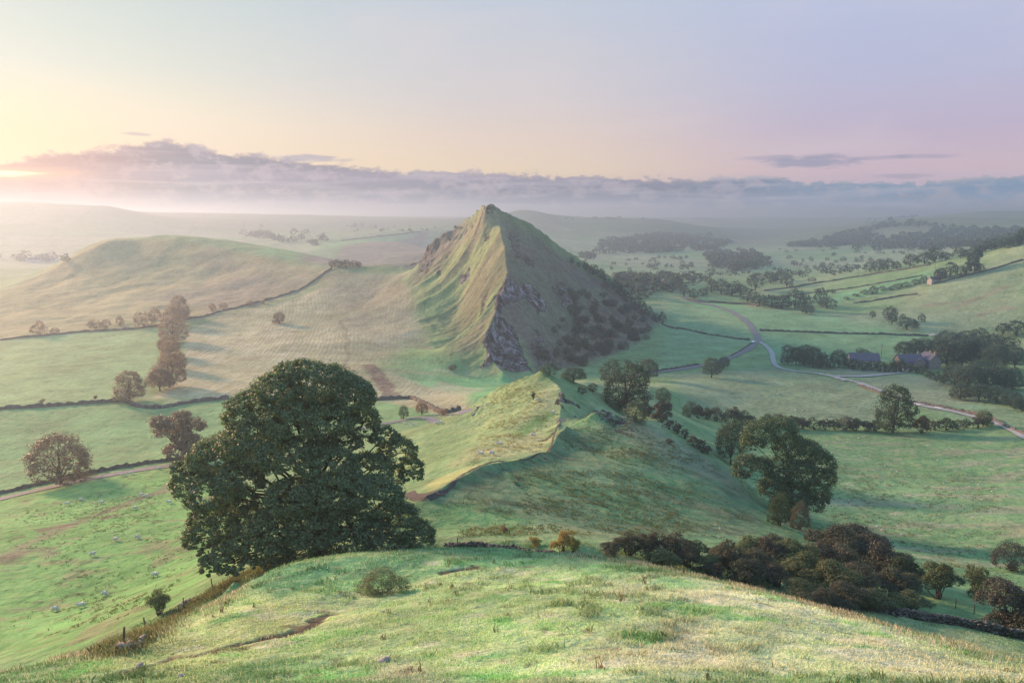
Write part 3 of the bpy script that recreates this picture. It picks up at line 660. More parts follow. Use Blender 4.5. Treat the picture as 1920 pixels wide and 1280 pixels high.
def leaf_mat():
    """one foliage material: the hue is each object's own colour"""
    m = bpy.data.materials.new('foliage'); m.use_nodes = True
    n = NT(m.node_tree); n.n.clear()
    oi = n.new('ShaderNodeObjectInfo'); g = n.new('ShaderNodeNewGeometry')
    tc = n.new('ShaderNodeTexCoord').outputs['Object']
    r = g.outputs['Random Per Island']
    k = n.m('ADD', n.m('MULTIPLY', r, .8), n.m('ADD', .35, n.m('MULTIPLY', n.noise(tc, .5, 3, .6), .5)))
    s = n.new('ShaderNodeVectorMath', operation='SCALE'); n.l.new(oi.outputs['Color'], s.inputs[0]); n.l.new(k, s.inputs['Scale'])
    c = n.mix(n.m('MULTIPLY', n.ss(n.noise(tc, .9, 2, .5), .5, .75), .3), s.outputs[0], (.12, .14, .06))
    d = n.new('ShaderNodeBsdfPrincipled'); n.put(d.inputs['Base Color'], c); d.inputs['Roughness'].default_value = .55; d.inputs['Specular IOR Level'].default_value = .25
    t = n.new('ShaderNodeBsdfTranslucent'); s2 = n.new('ShaderNodeVectorMath', operation='MULTIPLY'); n.l.new(c, s2.inputs[0]); s2.inputs[1].default_value = (1.35, 1.7, .9)
    n.l.new(s2.outputs[0], t.inputs['Color'])
    mx = n.new('ShaderNodeMixShader'); mx.inputs[0].default_value = .28
    n.l.new(d.outputs[0], mx.inputs[1]); n.l.new(t.outputs[0], mx.inputs[2])
    o = n.new('ShaderNodeOutputMaterial'); n.l.new(mx.outputs[0], o.inputs[0])
    return m
LEAF = leaf_mat()
BARK = simple_mat('bark', (.06, .048, .038), var=.4, scale=2., bump=.6)
TWIG = simple_mat('twig', (.09, .065, .05), var=.3, scale=3.)
STONE = simple_mat('limestone', (.23, .215, .215), var=.5, scale=1.6, bump=.8, obj_space=False)
DARKSTONE = simple_mat('weathered_wall_stone', (.085, .085, .085), var=.5, scale=.9, bump=.8, obj_space=False)
WOOD = simple_mat('weathered_wood', (.11, .085, .06), var=.3, scale=6., bump=.4)
SOIL = simple_mat('trodden_soil', (.05, .045, .045), var=.45, scale=2.2, bump=.8, obj_space=False)
TARMAC = simple_mat('worn_tarmac', (.14, .155, .175), var=.2, scale=.6, obj_space=False)
TRACKM = simple_mat('pale_gravel_track', (.27, .30, .32), var=.2, scale=.7, obj_space=False)
WIRE = simple_mat('wire', (.12, .12, .12), rough=.5)

def unit(v): return v / (np.linalg.norm(v, axis=-1, keepdims=True) + 1e-9)
def crown_leaves(lobes, nclump, per, lsize, rs, clump_r=.3, low=-.35, shell=.86, flat=.75, droop=0., rnd=.6):
    """leaves set in small rounded sprays over the outside of each bough"""
    lobes = np.asarray(lobes, float); c = lobes[:, :3]; r = lobes[:, 3:6]
    area = (r[:, 0] * r[:, 1] + r[:, 0] * r[:, 2] + r[:, 1] * r[:, 2]); p = area / area.sum()
    k = rs.choice(len(lobes), nclump, p=p)
    d = unit(rs.normal(size=(nclump * 3, 3))); d = d[d[:, 2] > low][:nclump]; k = k[:len(d)]
    rad = shell + .14 * rs.random(len(d))
    cc = c[k] + d * r[k] * rad[:, None]
    keep = np.ones(len(cc), bool)
    for j in range(len(lobes)):
        q = (((cc - c[j]) / r[j]) ** 2).sum(1); keep &= ~((q < .62) & (k != j))
    cc, d, k = cc[keep], d[keep], k[keep]
    cr = r[k].mean(1) * clump_r * (.45 + 1.1 * rs.random(len(k)) ** 1.5)
    n = len(cc) * per
    i = np.repeat(np.arange(len(cc)), per)
    o = unit(rs.normal(size=(n, 3)) + d[i] * .7)
    o[:, 2] = np.where(o[:, 2] < -.2, o[:, 2] * .6, o[:, 2])
    pos = cc[i] + o * cr[i][:, None] * (np.array([1, 1, flat])) * (.35 + .75 * rs.random((n, 1)) ** .6) * np.where(rs.random((n, 1)) < .1, 1.45, 1.)
    pos[:, 2] -= droop * rs.random(n)
    nrm = unit(o + rnd * rs.normal(size=(n, 3)) + np.array([0, 0, .25]))
    return quads(pos, nrm, lsize, rs)
def quads(pos, nrm, lsize, rs):
    n = len(pos)
    t = unit(np.cross(nrm, rs.normal(size=(n, 3)))); b = np.cross(nrm, t)
    s = (lsize * (.6 + .8 * rs.random(n)))[:, None]
    v = np.stack([pos - t * s * .62, pos + b * s * .42 + nrm * s * .08, pos + t * s * .62, pos - b * s * .42 + nrm * s * .08], 1).reshape(-1, 3)
    f = np.arange(n * 4).reshape(-1, 4)
    return v, f
def tube_mesh(paths, sides=7):
    """paths: list of (points, radii)"""
    vs, fs = [], []; o = 0
    for p, r in paths:
        p = np.asarray(p, float); m = len(p)
        for i in range(m):
            t = p[min(i + 1, m - 1)] - p[max(i - 1, 0)]; t = t / (np.linalg.norm(t) + 1e-9)
            a = np.cross(t, (0.31, .95, .1)); a /= np.linalg.norm(a) + 1e-9; b = np.cross(t, a)
            for s in range(sides):
                w = 2 * math.pi * s / sides; vs.append(p[i] + (a * math.cos(w) + b * math.sin(w)) * r[i])
        for i in range(m - 1):
            for s in range(sides):
                s2 = (s + 1) % sides
                fs.append((o + i * sides + s, o + i * sides + s2, o + (i + 1) * sides + s2, o + (i + 1) * sides + s))
        vs.append(p[-1]); e = len(vs) - 1
        for s in range(sides): fs.append((o + (m - 1) * sides + s, o + (m - 1) * sides + (s + 1) % sides, e))
        o = len(vs)
    return np.array(vs), fs
def branchy(p0, p1, r0, r1, rs, n=6, sag=.12, wob=.05):
    p0 = np.array(p0, float); p1 = np.array(p1, float); L = np.linalg.norm(p1 - p0); out = []
    for i in range(n + 1):
        t = i / n; q = p0 + (p1 - p0) * t; q[2] += math.sin(math.pi * t) * L * sag
        if 0 < i < n: q += rs.normal(size=3) * L * wob
        out.append(q)
    return out, [r0 + (r1 - r0) * (i / n) ** .8 for i in range(n + 1)]

PROTO = {}
HUE = dict(_=0, green=(.075, .11, .045), dark=(.06, .085, .045), blue=(.055, .085, .062), umber=(.088, .082, .058), brown=(.24, .14, .105), purple=(.078, .07, .058), rust=(.20, .095, .035), gold=(.26, .17, .05), olive=(.11, .12, .06), pale=(.10, .14, .07))  # brown is reddened: warm glow of the haze put into the leaf colour
HUE = {k: (v[0] * .93, v[1] * 1.1, v[2] * 1.25) for k, v in HUE.items() if v}
def make_proto(key, kind, seed):
    """unit-height plant: crown, trunk or stems; returns the two meshes"""
    rs = np.random.default_rng(seed); L = []; paths = []
    lod = {'a': (1000, 24, .020), 'b': (300, 14, .042), 'c': (70, 8, .11)}[key[-1]]
    nc, per, ls = lod
    if kind == 'broad':
        for i in range(9):
            a = rs.uniform(0, 6.28); q = rs.uniform(.1, .30); z = rs.uniform(.26, .80)
            L.append((q * math.cos(a), q * math.sin(a), z, rs.uniform(.15, .22), rs.uniform(.15, .22), rs.uniform(.13, .2)))
        L.append((0, 0, .78, .2, .2, .21)); L.append((0, 0, .44, .36, .36, .34))
        for i in range(6): L.append((.26 * math.cos(i * 1.05 + .3), .26 * math.sin(i * 1.05 + .3), rs.uniform(.2, .32), .17, .17, .15))
        th = .1; low = -.8
    elif kind == 'round':
        for i in range(8):
            a = i * .785 + rs.uniform(-.3, .3); z = rs.uniform(.18, .72); q = .24 * math.sin(math.pi * min(1, z + .1))
            L.append((q * math.cos(a), q * math.sin(a), z, .21, .21, rs.uniform(.2, .26)))
        L.append((0, 0, .5, .36, .36, .44)); th = .08; low = -.7
    elif kind == 'airy':
        for i in range(13):
            a = rs.uniform(0, 6.28); q = rs.uniform(.08, .34); z = rs.uniform(.2, .86)
            L.append((q * math.cos(a), q * math.sin(a), z, rs.uniform(.10, .16), rs.uniform(.10, .16), rs.uniform(.08, .13)))
        th = .14; low = -.5
    elif kind == 'tall':
        for i in range(9):
            z = .2 + .72 * i / 8; q = .08; a = rs.uniform(0, 6.28); w = .17 * math.sin(math.pi * (.15 + .8 * (1 - z))) + .07
            L.append((q * math.cos(a), q * math.sin(a), z, w, w, .13))
        th = .1; low = -.8
    elif kind == 'shrub':
        for i in range(8):
            a = rs.uniform(0, 6.28); q = rs.uniform(.15, .5); z = rs.uniform(.22, .6)
            L.append((q * math.cos(a), q * math.sin(a), z, rs.uniform(.26, .4), rs.uniform(.26, .4), rs.uniform(.24, .36)))
        L.append((0, 0, .55, .45, .45, .42)); th = .02; low = -.6
    elif kind == 'thorn':                       # hawthorn: flat-topped, twiggy
        for i in range(14):
            a = rs.uniform(0, 6.28); q = rs.uniform(.05, .55); z = rs.uniform(.35, .82) - q * .25
            L.append((q * math.cos(a), q * math.sin(a), z, rs.uniform(.18, .28), rs.uniform(.18, .28), rs.uniform(.10, .17)))
        th = .08; low = -.4
    dens = .75 if kind in ('thorn', 'airy') else 1.
    v, f = crown_leaves(L, int(nc * dens), per, ls * (1.25 if kind in ('shrub', 'thorn') else 1.), rs, clump_r=.42, low=low, shell=.8)
    v[:, 2] = np.maximum(v[:, 2], .0)
    if key[-1] != 'c' or kind in ('broad', 'airy'):
        if kind in ('shrub', 'thorn'):
            for i, l in enumerate(L):
                b = rs.normal(size=2) * .05
                paths.append(branchy((b[0], b[1], -.06), l[:3], .022, .006, rs, 5, .05, .05))
                if kind == 'thorn' and key[-1] == 'a':
                    for j in range(9):
                        e = np.array(l[:3]) + unit(rs.normal(size=3) + np.array([0, 0, .5])) * np.array(l[3:6]) * 1.18
                        paths.append(branchy(l[:3], e, .009, .003, rs, 3, .05, .06))
        else:
            paths.append(([(0, 0, -.05), (.004, 0, th * .6), (-.004, .004, th + .12), (0, 0, .62)], [.042, .03, .024, .01]))
            for i, l in enumerate(L):
                z0 = rs.uniform(th * .7, th + .15)
                paths.append(branchy((0, 0, z0), (l[0], l[1], l[2]), .017, .005, rs, 4, .03, .04))
    tv, tf = tube_mesh(paths, 6 if key[-1] == 'a' else 4) if paths else (None, None)
    return v, f, tv, tf
def proto(kind, lod, var):
    key = f'{kind}{var}{lod}'
    if key not in PROTO:
        v, f, tv, tf = make_proto(key, kind, hash((kind, var)) % 1 + {'broad': 11, 'round': 23, 'airy': 37, 'tall': 41, 'shrub': 53, 'thorn': 67}[kind] + var * 101)
        me = bpy.data.meshes.new('crown'); 
        m, kk = f.shape
        me.vertices.add(len(v)); me.vertices.foreach_set('co', v.astype(np.float32).ravel())
        me.loops.add(m * kk); me.loops.foreach_set('vertex_index', f.astype(np.int32).ravel())
        me.polygons.add(m); me.polygons.foreach_set('loop_start', np.arange(0, m * kk, kk, dtype=np.int32)); me.update(calc_edges=True)
        me.materials.append(LEAF)
        tm = None
        if tv is not None:
            tm = bpy.data.meshes.new('trunk'); tm.from_pydata([tuple(a) for a in tv.tolist()], [], tf); tm.materials.append(BARK)
        PROTO[key] = (me, tm)
    return PROTO[key]
NAMES = dict(broad='broadleaf_tree', round='round_tree', airy='ash_tree', tall='conifer_tree', shrub='shrub', thorn='hawthorn_bush')
CATS = dict(broad='tree', round='tree', airy='tree', tall='tree', shrub='shrub', thorn='bush')
def plant(kind, px, py, hp, wp=None, hue='green', label=None, group=None, name=None, var=None, lod=None, rz=None, at=None, sink=.03, cat=None, k=1.):
    """stand a plant on the ground seen at (px,py); hp, wp = height and width in photo pixels"""
    loc = hit(px, py) if at is None else np.array(at, float)
    d = math.hypot(loc[0], loc[1]) * CP + (CAMZ - loc[2]) * SP
    h = hp / F * d / .97; w = (wp if wp else hp * .85) / F * d
    nat = dict(broad=.98, round=.96, airy=.96, tall=.5, shrub=1.6, thorn=1.5)[kind]
    if lod is None: lod = 'a' if hp > 42 or wp and wp > 60 else ('b' if hp > 14 else 'c')
    var = random.randrange(3) if var is None else var
    me, tm = proto(kind, lod, var)
    root = empty(name or NAMES[kind], (loc[0], loc[1], loc[2] - sink * h), random.uniform(0, 6.28) if rz is None else rz, (w / nat, w / nat, h))
    c = HUE[hue]; j = random.uniform(.85, 1.18) * k
    cr = bpy.data.objects.new('crown', me); COL.objects.link(cr); cr.parent = root
    cr.color = (c[0] * j * random.uniform(.93, 1.07), c[1] * j, c[2] * j, 1)
    if tm:
        t = bpy.data.objects.new('trunk' if kind not in ('shrub', 'thorn') else 'stems', tm); COL.objects.link(t); t.parent = root
    tag(root, label, cat or CATS[kind], group)
    return root
_ones = 'first second third fourth fifth sixth seventh eighth ninth tenth eleventh twelfth thirteenth fourteenth fifteenth sixteenth seventeenth eighteenth nineteenth'.split()
_tens = dict(zip((20, 30, 40, 50, 60, 70, 80, 90), 'twenty thirty forty fifty sixty seventy eighty ninety'.split()))
_tenth = dict(zip((20, 30, 40, 50, 60, 70, 80, 90), 'twentieth thirtieth fortieth fiftieth sixtieth seventieth eightieth ninetieth'.split()))
def ordinal(n):
    if n < 20: return _ones[n - 1]
    if n >= 100: return 'hundredth' if n == 100 else 'hundred and ' + ordinal(n - 100)
    t, o = n // 10 * 10, n % 10
    return _tenth[t] if o == 0 else _tens[t] + '-' + _ones[o - 1]
# ------------------------------------------------------------------ the great sycamore on the knoll
def big_tree():
    rs = np.random.default_rng(5)
    base = hit(600, 1036); D = base[1]
    root = empty('sycamore_tree', tuple(base))
    tag(root, 'huge spreading dark sycamore with tiered boughs reaching the ground beside the grassy knoll', 'tree')
    b = np.array(base)
    def W(x, y, dd=0.): return np.array(P(x, y, D + dd)) - b
    s = D / F * 1.05
    # boughs: photo x, y, depth offset, half width, half height in photo pixels, half depth in metres
    B = [(590, 722, 0, 72, 42, 4), (530, 735, -1, 52, 40, 3.5), (650, 745, 1, 48, 46, 3.5), (470, 775, 0, 50, 42, 3.5), (555, 790, -3, 62, 42, 3.5), (600, 790, -2, 62, 40, 4),
         (680, 795, 2, 30, 38, 3), (480, 830, -2, 66, 48, 4), (540, 855, -4, 60, 40, 3.5), (430, 845, 2, 45, 40, 3.5), (665, 745, 1, 38, 36, 3), (610, 870, -5, 56, 32, 3), (395, 860, -1, 40, 36, 3.5),
         (365, 905, -1, 42, 38, 3), (400, 925, -3, 48, 42, 3.5), (450, 905, -4, 44, 38, 3.), (690, 880, 0, 52, 30, 3.5), (745, 850, 3, 36, 34, 3), (770, 885, 3, 24, 34, 2.5), (640, 830, 0, 40, 24, 3),
         (560, 935, -6, 60, 40, 3.5), (630, 925, -6.5, 62, 42, 3.5), (700, 935, -5, 56, 42, 3.5), (735, 975, -4, 50, 38, 3), (770, 995, -4, 40, 24, 2.5), (660, 990, -7, 56, 34, 3), (590, 985, -7, 50, 38, 3),
         (520, 990, -6, 48, 42, 3), (470, 975, -3, 36, 32, 3), (400, 975, -3, 44, 34, 3), (380, 1000, -3, 30, 22, 2.5), (455, 1015, -5, 34, 30, 2.5), (425, 1040, -5, 30, 26, 2.2), (495, 1020, -6, 36, 30, 2.2), (560, 1030, -6, 30, 22, 2),
         (410, 1052, -5, 30, 22, 1.8), (445, 1045, -6, 34, 24, 2), (400, 1030, -4, 26, 22, 2), (520, 1040, -6, 30, 18, 2), (700, 1012, -6, 46, 20, 2), (655, 1015, -6.5, 46, 18, 2.2), (735, 1005, -4.5, 46, 20, 2.2), (790, 1005, -3.5, 22, 12, 1.6), (350, 880, -1, 28, 18, 2), (720, 820, 2, 28, 20, 2), (560, 700, 0, 44, 26, 3)]
    Ls = []
    for x, y, dd, hw, hh, dp in B:
        if y > 960: y += 8; hh *= 1.2; hw *= 1.08
        c = W(x, y, dd); Ls.append((c[0], c[1], c[2], hw * s * .93, dp * .9, hh * s * .88))
    # far side of the crown, unseen from the knoll
    for x, y, dd, hw, hh, dp in ((570, 770, 6, 60, 40, 3), (480, 860, 7, 50, 40, 3), (440, 940, 6, 40, 30, 3), (600, 930, 8, 70, 30, 3)):
        c = W(x, y, dd); Ls.append((c[0], c[1], c[2], hw * s, dp, hh * s))
    v, f = crown_leaves(Ls, 8600, 42, .20, rs, clump_r=.20, low=-.5, shell=.88, flat=.75, rnd=.5)
    # leave the sky holes the boughs leave
    cen = v.reshape(-1, 4, 3).mean(1) + b
    rel = cen - np.array([0, 0, CAMZ]); yy = rel[:, 1] * CP - rel[:, 2] * SP; uu = rel[:, 1] * SP + rel[:, 2] * CP
    keep = np.ones(len(cen), bool)
    v = v.reshape(-1, 4, 3)[keep].reshape(-1, 3); f = np.arange(len(v)).reshape(-1, 4)
    ground_z = height(v[:, 0] + b[0], v[:, 1] + b[1]) - b[2]
    v[:, 2] = np.maximum(v[:, 2], ground_z + .05)
    o = mesh_obj('crown', v, f, LEAF, root); o.color = (.115, .165, .10, 1)
    paths = [([(0, 0, -.8), (.1, 0, 1.2), (-.2, 0, 3.), (0, .2, 6), (.2, 0, 11), (0, 0, 16)], [1.05, .8, .7, .55, .35, .1])]
    for i, l in enumerate(Ls):
        z0 = min(max(1.8, l[2] * .45), 9)
        paths.append(branchy((0, 0, z0), l[:3], .26, .05, rs, 7, .05, .025))
        for j in range(4):
            e = np.array(l[:3]) + unit(rs.normal(size=3)) * np.array(l[3:6]) * .75
            paths.append(branchy(l[:3], e, .07, .02, rs, 3, .04, .05))
    tv, tf = tube_mesh(paths, 7); mesh_obj('trunk', tv, tf, BARK, root, smooth=True)
big_tree()

# ------------------------------------------------------------------ single trees and bushes one can name
plant('round', 115, 906, 86, 100, 'brown', 'lone dark round tree beside the lane and wall in the left pasture', lod='a', k=.8, var=1)
plant('airy', 345, 862, 108, 122, 'brown', 'loose open-crowned tree standing just behind the huge sycamore on its left', lod='a', var=0, k=.9)
plant('broad', 243, 752, 54, 58, 'brown', 'tree at the near end of the tree line, beside the field wall', lod='a')
line_trees = [(318, 726, 62, 62), (300, 733, 44, 44), (322, 693, 52, 46), (318, 668, 40, 40), (326, 642, 48, 56), (330, 612, 42, 44), (338, 596, 40, 38)]
for i, (x, y, h, w) in enumerate(line_trees):
    plant('round' if i % 2 else 'broad', x, y, h, w, 'brown', f'{ordinal(i + 1)} tree counted up the line between green field and mown meadow', 'trees between the green field and the meadow', lod='a', k=1.1)
foot = [(75, 628, 24, 26), (103, 627, 12, 16), (180, 616, 16, 26), (200, 615, 15, 22), (224, 611, 17, 16), (272, 613, 28, 40), (290, 600, 22, 26), (398, 584, 16, 16), (420, 580, 13, 16), (470, 573, 10, 14), (494, 569, 7, 10)]
for i, (x, y, h, w) in enumerate(foot):
    plant('shrub', x, y, h, w, 'brown', f'{ordinal(i + 1)} bush from the left along the foot of the rounded hill', 'bushes along the foot of the rounded hill', lod='b', k=1.1)
plant('shrub', 525, 606, 21, 26, 'brown', 'lone dark bush standing in the mown meadow', lod='a', k=.75)
for i, (x, h, w) in enumerate(((622, 13, 18), (636, 16, 20), (650, 15, 20), (664, 13, 18), (674, 10, 12))):
    plant('shrub', x, 501, h, w, 'purple', f'{ordinal(i + 1)} bush from the left in the dark clump on the saddle', 'dark bushes on the saddle', lod='b', k=.9)
for x, y, h, w in ((80, 757, 9, 11), (179, 749, 9, 11)):
    plant('airy', x, y, h, w, 'brown', ('larger' if x > 100 else 'smaller') + ' wind-bent sapling above the left field wall' if x < 100 else 'sapling above the left field wall nearest the tree line', 'saplings above the left field wall', lod='b')
plant('shrub', 848, 694, 12, 18, 'purple', 'small dark bush at the grassy foot of the peaked hill', lod='b')
plant('round', 757, 785, 27, 20, 'pale', 'small slender pale green tree beside the lane right of the sycamore', lod='a')
plant('round', 791, 778, 25, 25, 'brown', 'dark round bushy tree at the end of the lane hedge', lod='a')
plant('shrub', 832, 778, 14, 22, 'brown', 'dark hedge bush beside the bend of the lane', lod='b')
# shrubs along the right skyline of the peaked hill
sk = [(1072, 491, 9, 12), (1085, 497, 7, 12), (1098, 503, 12, 16), (1112, 512, 16, 24), (1126, 519, 15, 20), (1138, 531, 14, 20), (1150, 540, 16, 26), (1163, 552, 14, 22), (1176, 563, 16, 22), (1190, 572, 18, 24), (1203, 580, 16, 22), (1217, 589, 14, 20), (1229, 597, 12, 18), (1243, 603, 18, 16)]
for i, (x, y, h, w) in enumerate(sk):
    plant('broad' if i % 3 == 0 else 'shrub', x, y + 3, h * 1.25, w, 'blue', f'{ordinal(i + 1)} dark bushy tree down the right skyline of the peaked hill', 'trees on the right skyline of the peaked hill', lod='b', name='hillside_tree', cat='tree', k=.8)
fl = []
rs9 = random.Random(3)
FP = poly_px = [(1045, 545), (1110, 520), (1175, 565), (1235, 605), (1215, 640), (1170, 665), (1100, 688), (1030, 694), (1005, 660), (1030, 610)]
def inpx(x, y, pl):
    c = False
    for i in range(len(pl)):
        (x0, y0), (x1, y1) = pl[i], pl[i - 1]
        if (y0 > y) != (y1 > y) and x < (x1 - x0) * (y - y0) / (y1 - y0) + x0: c = not c
    return c
while len(fl) < 112:
    x, y = rs9.uniform(990, 1240), rs9.uniform(520, 698)
    if inpx(x, y, FP) and rs9.random() < .25 + .75 * min(1, max(0, (x - 1000) / 130 + (y - 600) / 160)): fl.append((x, y))
fl.sort()
for i, (x, y) in enumerate(fl):
    plant('shrub' if i % 4 else 'broad', x, y, rs9.uniform(8, 17), rs9.uniform(14, 25), ('blue', 'dark', 'purple')[i % 3], f'{ordinal(i + 1)} shrub from the left on the shaded right flank of the peaked hill', 'shrubs on the shaded flank of the peaked hill', lod='b', k=.85)
# behind and beside the spur
plant('broad', 1172, 772, 98, 98, 'blue', 'largest dense dark tree behind the right slope of the grassy spur', lod='a', var=1, k=.95)
plant('broad', 1148, 722, 50, 50, 'blue', 'tree rising just behind the large dark tree beyond the spur', lod='a', k=1.)
plant('round', 1192, 792, 42, 44, 'blue', 'smaller leafy tree in front of the large dark tree beyond the spur', lod='a')
plant('round', 1075, 716, 30, 50, 'blue', 'low round tree beyond the summit of the grassy spur', lod='a')
plant('round', 1030, 702, 22, 34, 'blue', 'treetop peeping out behind the tip of the grassy spur', lod='b')
plant('round', 1216, 714, 44, 38, 'blue', 'round dark tree standing by the lane beyond the spur', lod='a')
plant('shrub', 1244, 752, 26, 30, 'dark', 'small dark round bush at the field gateway right of the spur trees', lod='a')
plant('thorn', 1240, 792, 44, 44, 'purple', 'dark purplish thorn tree low on the right side of the spur', lod='a')
plant('thorn', 1215, 780, 26, 30, 'purple', 'low thorn bush between the leafy tree and the purplish thorn tree', lod='a')
plant('shrub', 1092, 738, 17, 20, 'dark', 'left of two small dark shrubs on the back skyline of the spur', lod='b')
plant('shrub', 1112, 735, 17, 22, 'dark', 'right of two small dark shrubs on the back skyline of the spur', lod='b')
plant('thorn', 1000, 749, 18, 9, 'umber', 'narrow dark thorn bush growing alone on the lit face of the spur', lod='a')
plant('round', 1334, 708, 38, 38, 'blue', 'larger of two round trees beside the lane below the road fork', lod='a')
plant('round', 1357, 692, 25, 22, 'blue', 'smaller of two round trees beside the lane below the road fork', lod='a')
hd = [(1255, 800, 22, 26), (1270, 808, 20, 24), (1284, 818, 22, 26), (1298, 832, 22, 24), (1312, 838, 20, 26), (1326, 846, 16, 24), (1255, 828, 12, 22)]
for i, (x, y, h, w) in enumerate(hd):
    plant('thorn', x, y + 4, h, w, 'purple', f'{ordinal(i + 1)} low dark thorn going down the far edge of the spur', 'thorns down the far edge of the spur', lod='b')
plant('round', 1370, 870, 84, 62, 'dark', 'dark upright tree left of the big open tree below the spur', lod='a', var=2)
def valley_tree():
    rs = np.random.default_rng(12); base = hit(1482, 978); D = base[1]; b = np.array(base)
    root = empty('ash_tree', tuple(base)); tag(root, 'big open-crowned leaning tree at the foot of the spur beside the right field', 'tree')
    s = D / F * 1.03
    B = [(1430, 815, 0, 34, 28, 3), (1462, 806, 0, 30, 24, 3), (1412, 832, 1, 22, 18, 2), (1480, 835, 0, 30, 24, 3), (1510, 850, 1, 32, 26, 3), (1538, 868, 1, 26, 24, 3), (1545, 895, 0, 20, 22, 2.5), (1530, 920, -1, 24, 24, 2.5), (1500, 890, -1.5, 34, 28, 3), (1465, 880, -2, 28, 26, 3), (1400, 872, -1, 24, 20, 2.5), (1425, 878, -1, 22, 20, 2.5), (1390, 888, -1, 14, 12, 2), (1450, 915, -2, 26, 26, 3), (1490, 930, -2, 30, 26, 3), (1520, 945, -1, 24, 20, 2.5), (1470, 945, 0, 26, 22, 2.5), (1540, 935, 0, 14, 14, 2)]
    Ls = []
    for x, y, dd, hw, hh, dp in B:
        c = np.array(P(x, y, D + dd)) - b; Ls.append((c[0], c[1], c[2], hw * s, dp, hh * s))
    v, f = crown_leaves(Ls, 2400, 28, .25, rs, clump_r=.34, low=-.5, shell=.78)
    mesh_obj('crown', v, f, LEAF, root).color = (.085, .135, .085, 1)
    paths = [([(0, 0, -.8), (.2, 0, 3.), (-.3, 0, 7), (-.8, 0, 12), (-2, 0, 17)], [.65, .5, .42, .3, .08])]
    for l in Ls:
        z0 = min(max(2.5, l[2] * .5), 11); paths.append(branchy((-.05 * z0, 0, z0), l[:3], .2, .04, rs, 6, .06, .03))
        for j in range(4): paths.append(branchy(l[:3], np.array(l[:3]) + unit(rs.normal(size=3)) * np.array(l[3:6]) * .8, .06, .02, rs, 3, .04, .05))
    tv, tf = tube_mesh(paths, 6); mesh_obj('trunk', tv, tf, BARK, root, smooth=True)
valley_tree()
plant('shrub', 1463, 985, 60, 44, 'dark', 'rounded dark bush at the trunk of the big open tree', lod='a')
plant('shrub', 1500, 992, 50, 40, 'purple', 'brownish bush right of the big open tree trunk', lod='a')
# hedge across the valley in front of the lane
hg = [(1292, 782, 30, 26), (1308, 784, 27, 24), (1326, 786, 26, 26), (1343, 789, 26, 26), (1360, 790, 22, 24), (1377, 792, 34, 28), (1395, 795, 26, 28), (1408, 797, 20, 24),
      (1440, 800, 28, 30), (1460, 800, 24, 28), (1484, 803, 24, 28), (1505, 804, 24, 28), (1527, 805, 22, 28), (1548, 806, 22, 26), (1566, 806, 22, 26), (1584, 807, 26, 28), (1604, 807, 23, 28), (1624, 808, 20, 28), (1642, 808, 20, 24),
      (1752, 806, 20, 28), (1774, 806, 22, 30), (1796, 805, 16, 22), (1812, 802, 18, 26), (1834, 802, 20, 24), (1850, 798, 14, 18)]
for i, (x, y, h, w) in enumerate(hg):
    plant('thorn' if i % 3 else 'shrub', x, y, h, w * 1.1, 'purple' if i % 2 else 'dark', f'{ordinal(i + 1)} bush from the left in the long dark hedge across the right valley', 'bushes of the long dark hedge', lod='a' if h > 22 else 'b', k=.95)
plant('broad', 1674, 810, 84, 72, 'dark', 'tall full tree standing in the long hedge across the right valley', lod='a', var=0)
plant('thorn', 1728, 812, 32, 32, 'rust', 'rusty red small tree in the hedge beside the tall full tree', lod='a')
plant('round', 1843, 800, 30, 26, 'olive', 'green bush at the right end of the hedge beside the lane', lod='a')
# thorn scrub on the slope below the knoll
sb = [(1180, 1040, 52, 62), (1215, 1048, 50, 60), (1262, 1050, 60, 70), (1150, 1042, 26, 50), (1290, 1062, 40, 50), (1240, 1062, 34, 60),
      (1370, 1068, 62, 64), (1405, 1052, 54, 60), (1435, 1062, 64, 70), (1395, 1092, 46, 60), (1345, 1085, 30, 44), (1450, 1035, 40, 56), (1480, 1075, 66, 80), (1520, 1095, 62, 84), (1565, 1060, 76, 90), (1600, 1050, 66, 100), (1555, 1112, 62, 86), (1650, 1085, 74, 96), (1610, 1115, 64, 90), (1670, 1118, 60, 76), (1500, 1122, 40, 70), (1580, 1135, 44, 70), (1640, 1142, 40, 66), (1325, 1075, 34, 50), (1352, 1062, 40, 46), (1420, 1080, 50, 64), (1460, 1100, 46, 66), (1538, 1078, 60, 80), (1580, 1088, 66, 84), (1625, 1070, 70, 80), (1690, 1100, 56, 66), (1712, 1142, 36, 60), (1545, 1140, 40, 66), (1310, 1040, 30, 50)]
hues = ['purple', 'purple', 'purple', 'brown', 'brown', 'olive', 'brown', 'olive', 'purple', 'brown', 'purple', 'brown', 'olive', 'olive', 'purple', 'purple', 'olive', 'purple', 'purple', 'brown', 'olive', 'brown', 'olive'] + ['olive', 'purple', 'dark', 'purple', 'purple', 'brown', 'purple', 'dark', 'olive', 'purple', 'dark']
for i, ((x, y, h, w), hu) in enumerate(sorted(zip(sb, hues))):
    plant('thorn', x, y, h * 1., w * 1.25, 'umber' if hu == 'brown' or (hu in ('dark', 'purple') and i % 2) else hu, f'{ordinal(i + 1)} thorn bush from the left in the dense scrub below the knoll crest', 'thorn scrub below the knoll crest', lod='a', k=.9)
plant('thorn', 1757, 1122, 66, 84, 'olive', 'small spreading thorn tree with visible branches right of the dense scrub', name='hawthorn_tree', cat='tree', lod='a', k=.9)
plant('thorn', 1832, 1118, 58, 60, 'olive', 'small upright thorn tree between the spreading thorn and the right edge bushes', name='hawthorn_tree', cat='tree', lod='a', k=.9)
plant('shrub', 1900, 1070, 46, 64, 'purple', 'reddish brown round bush alone in the right field above the gully', lod='a')
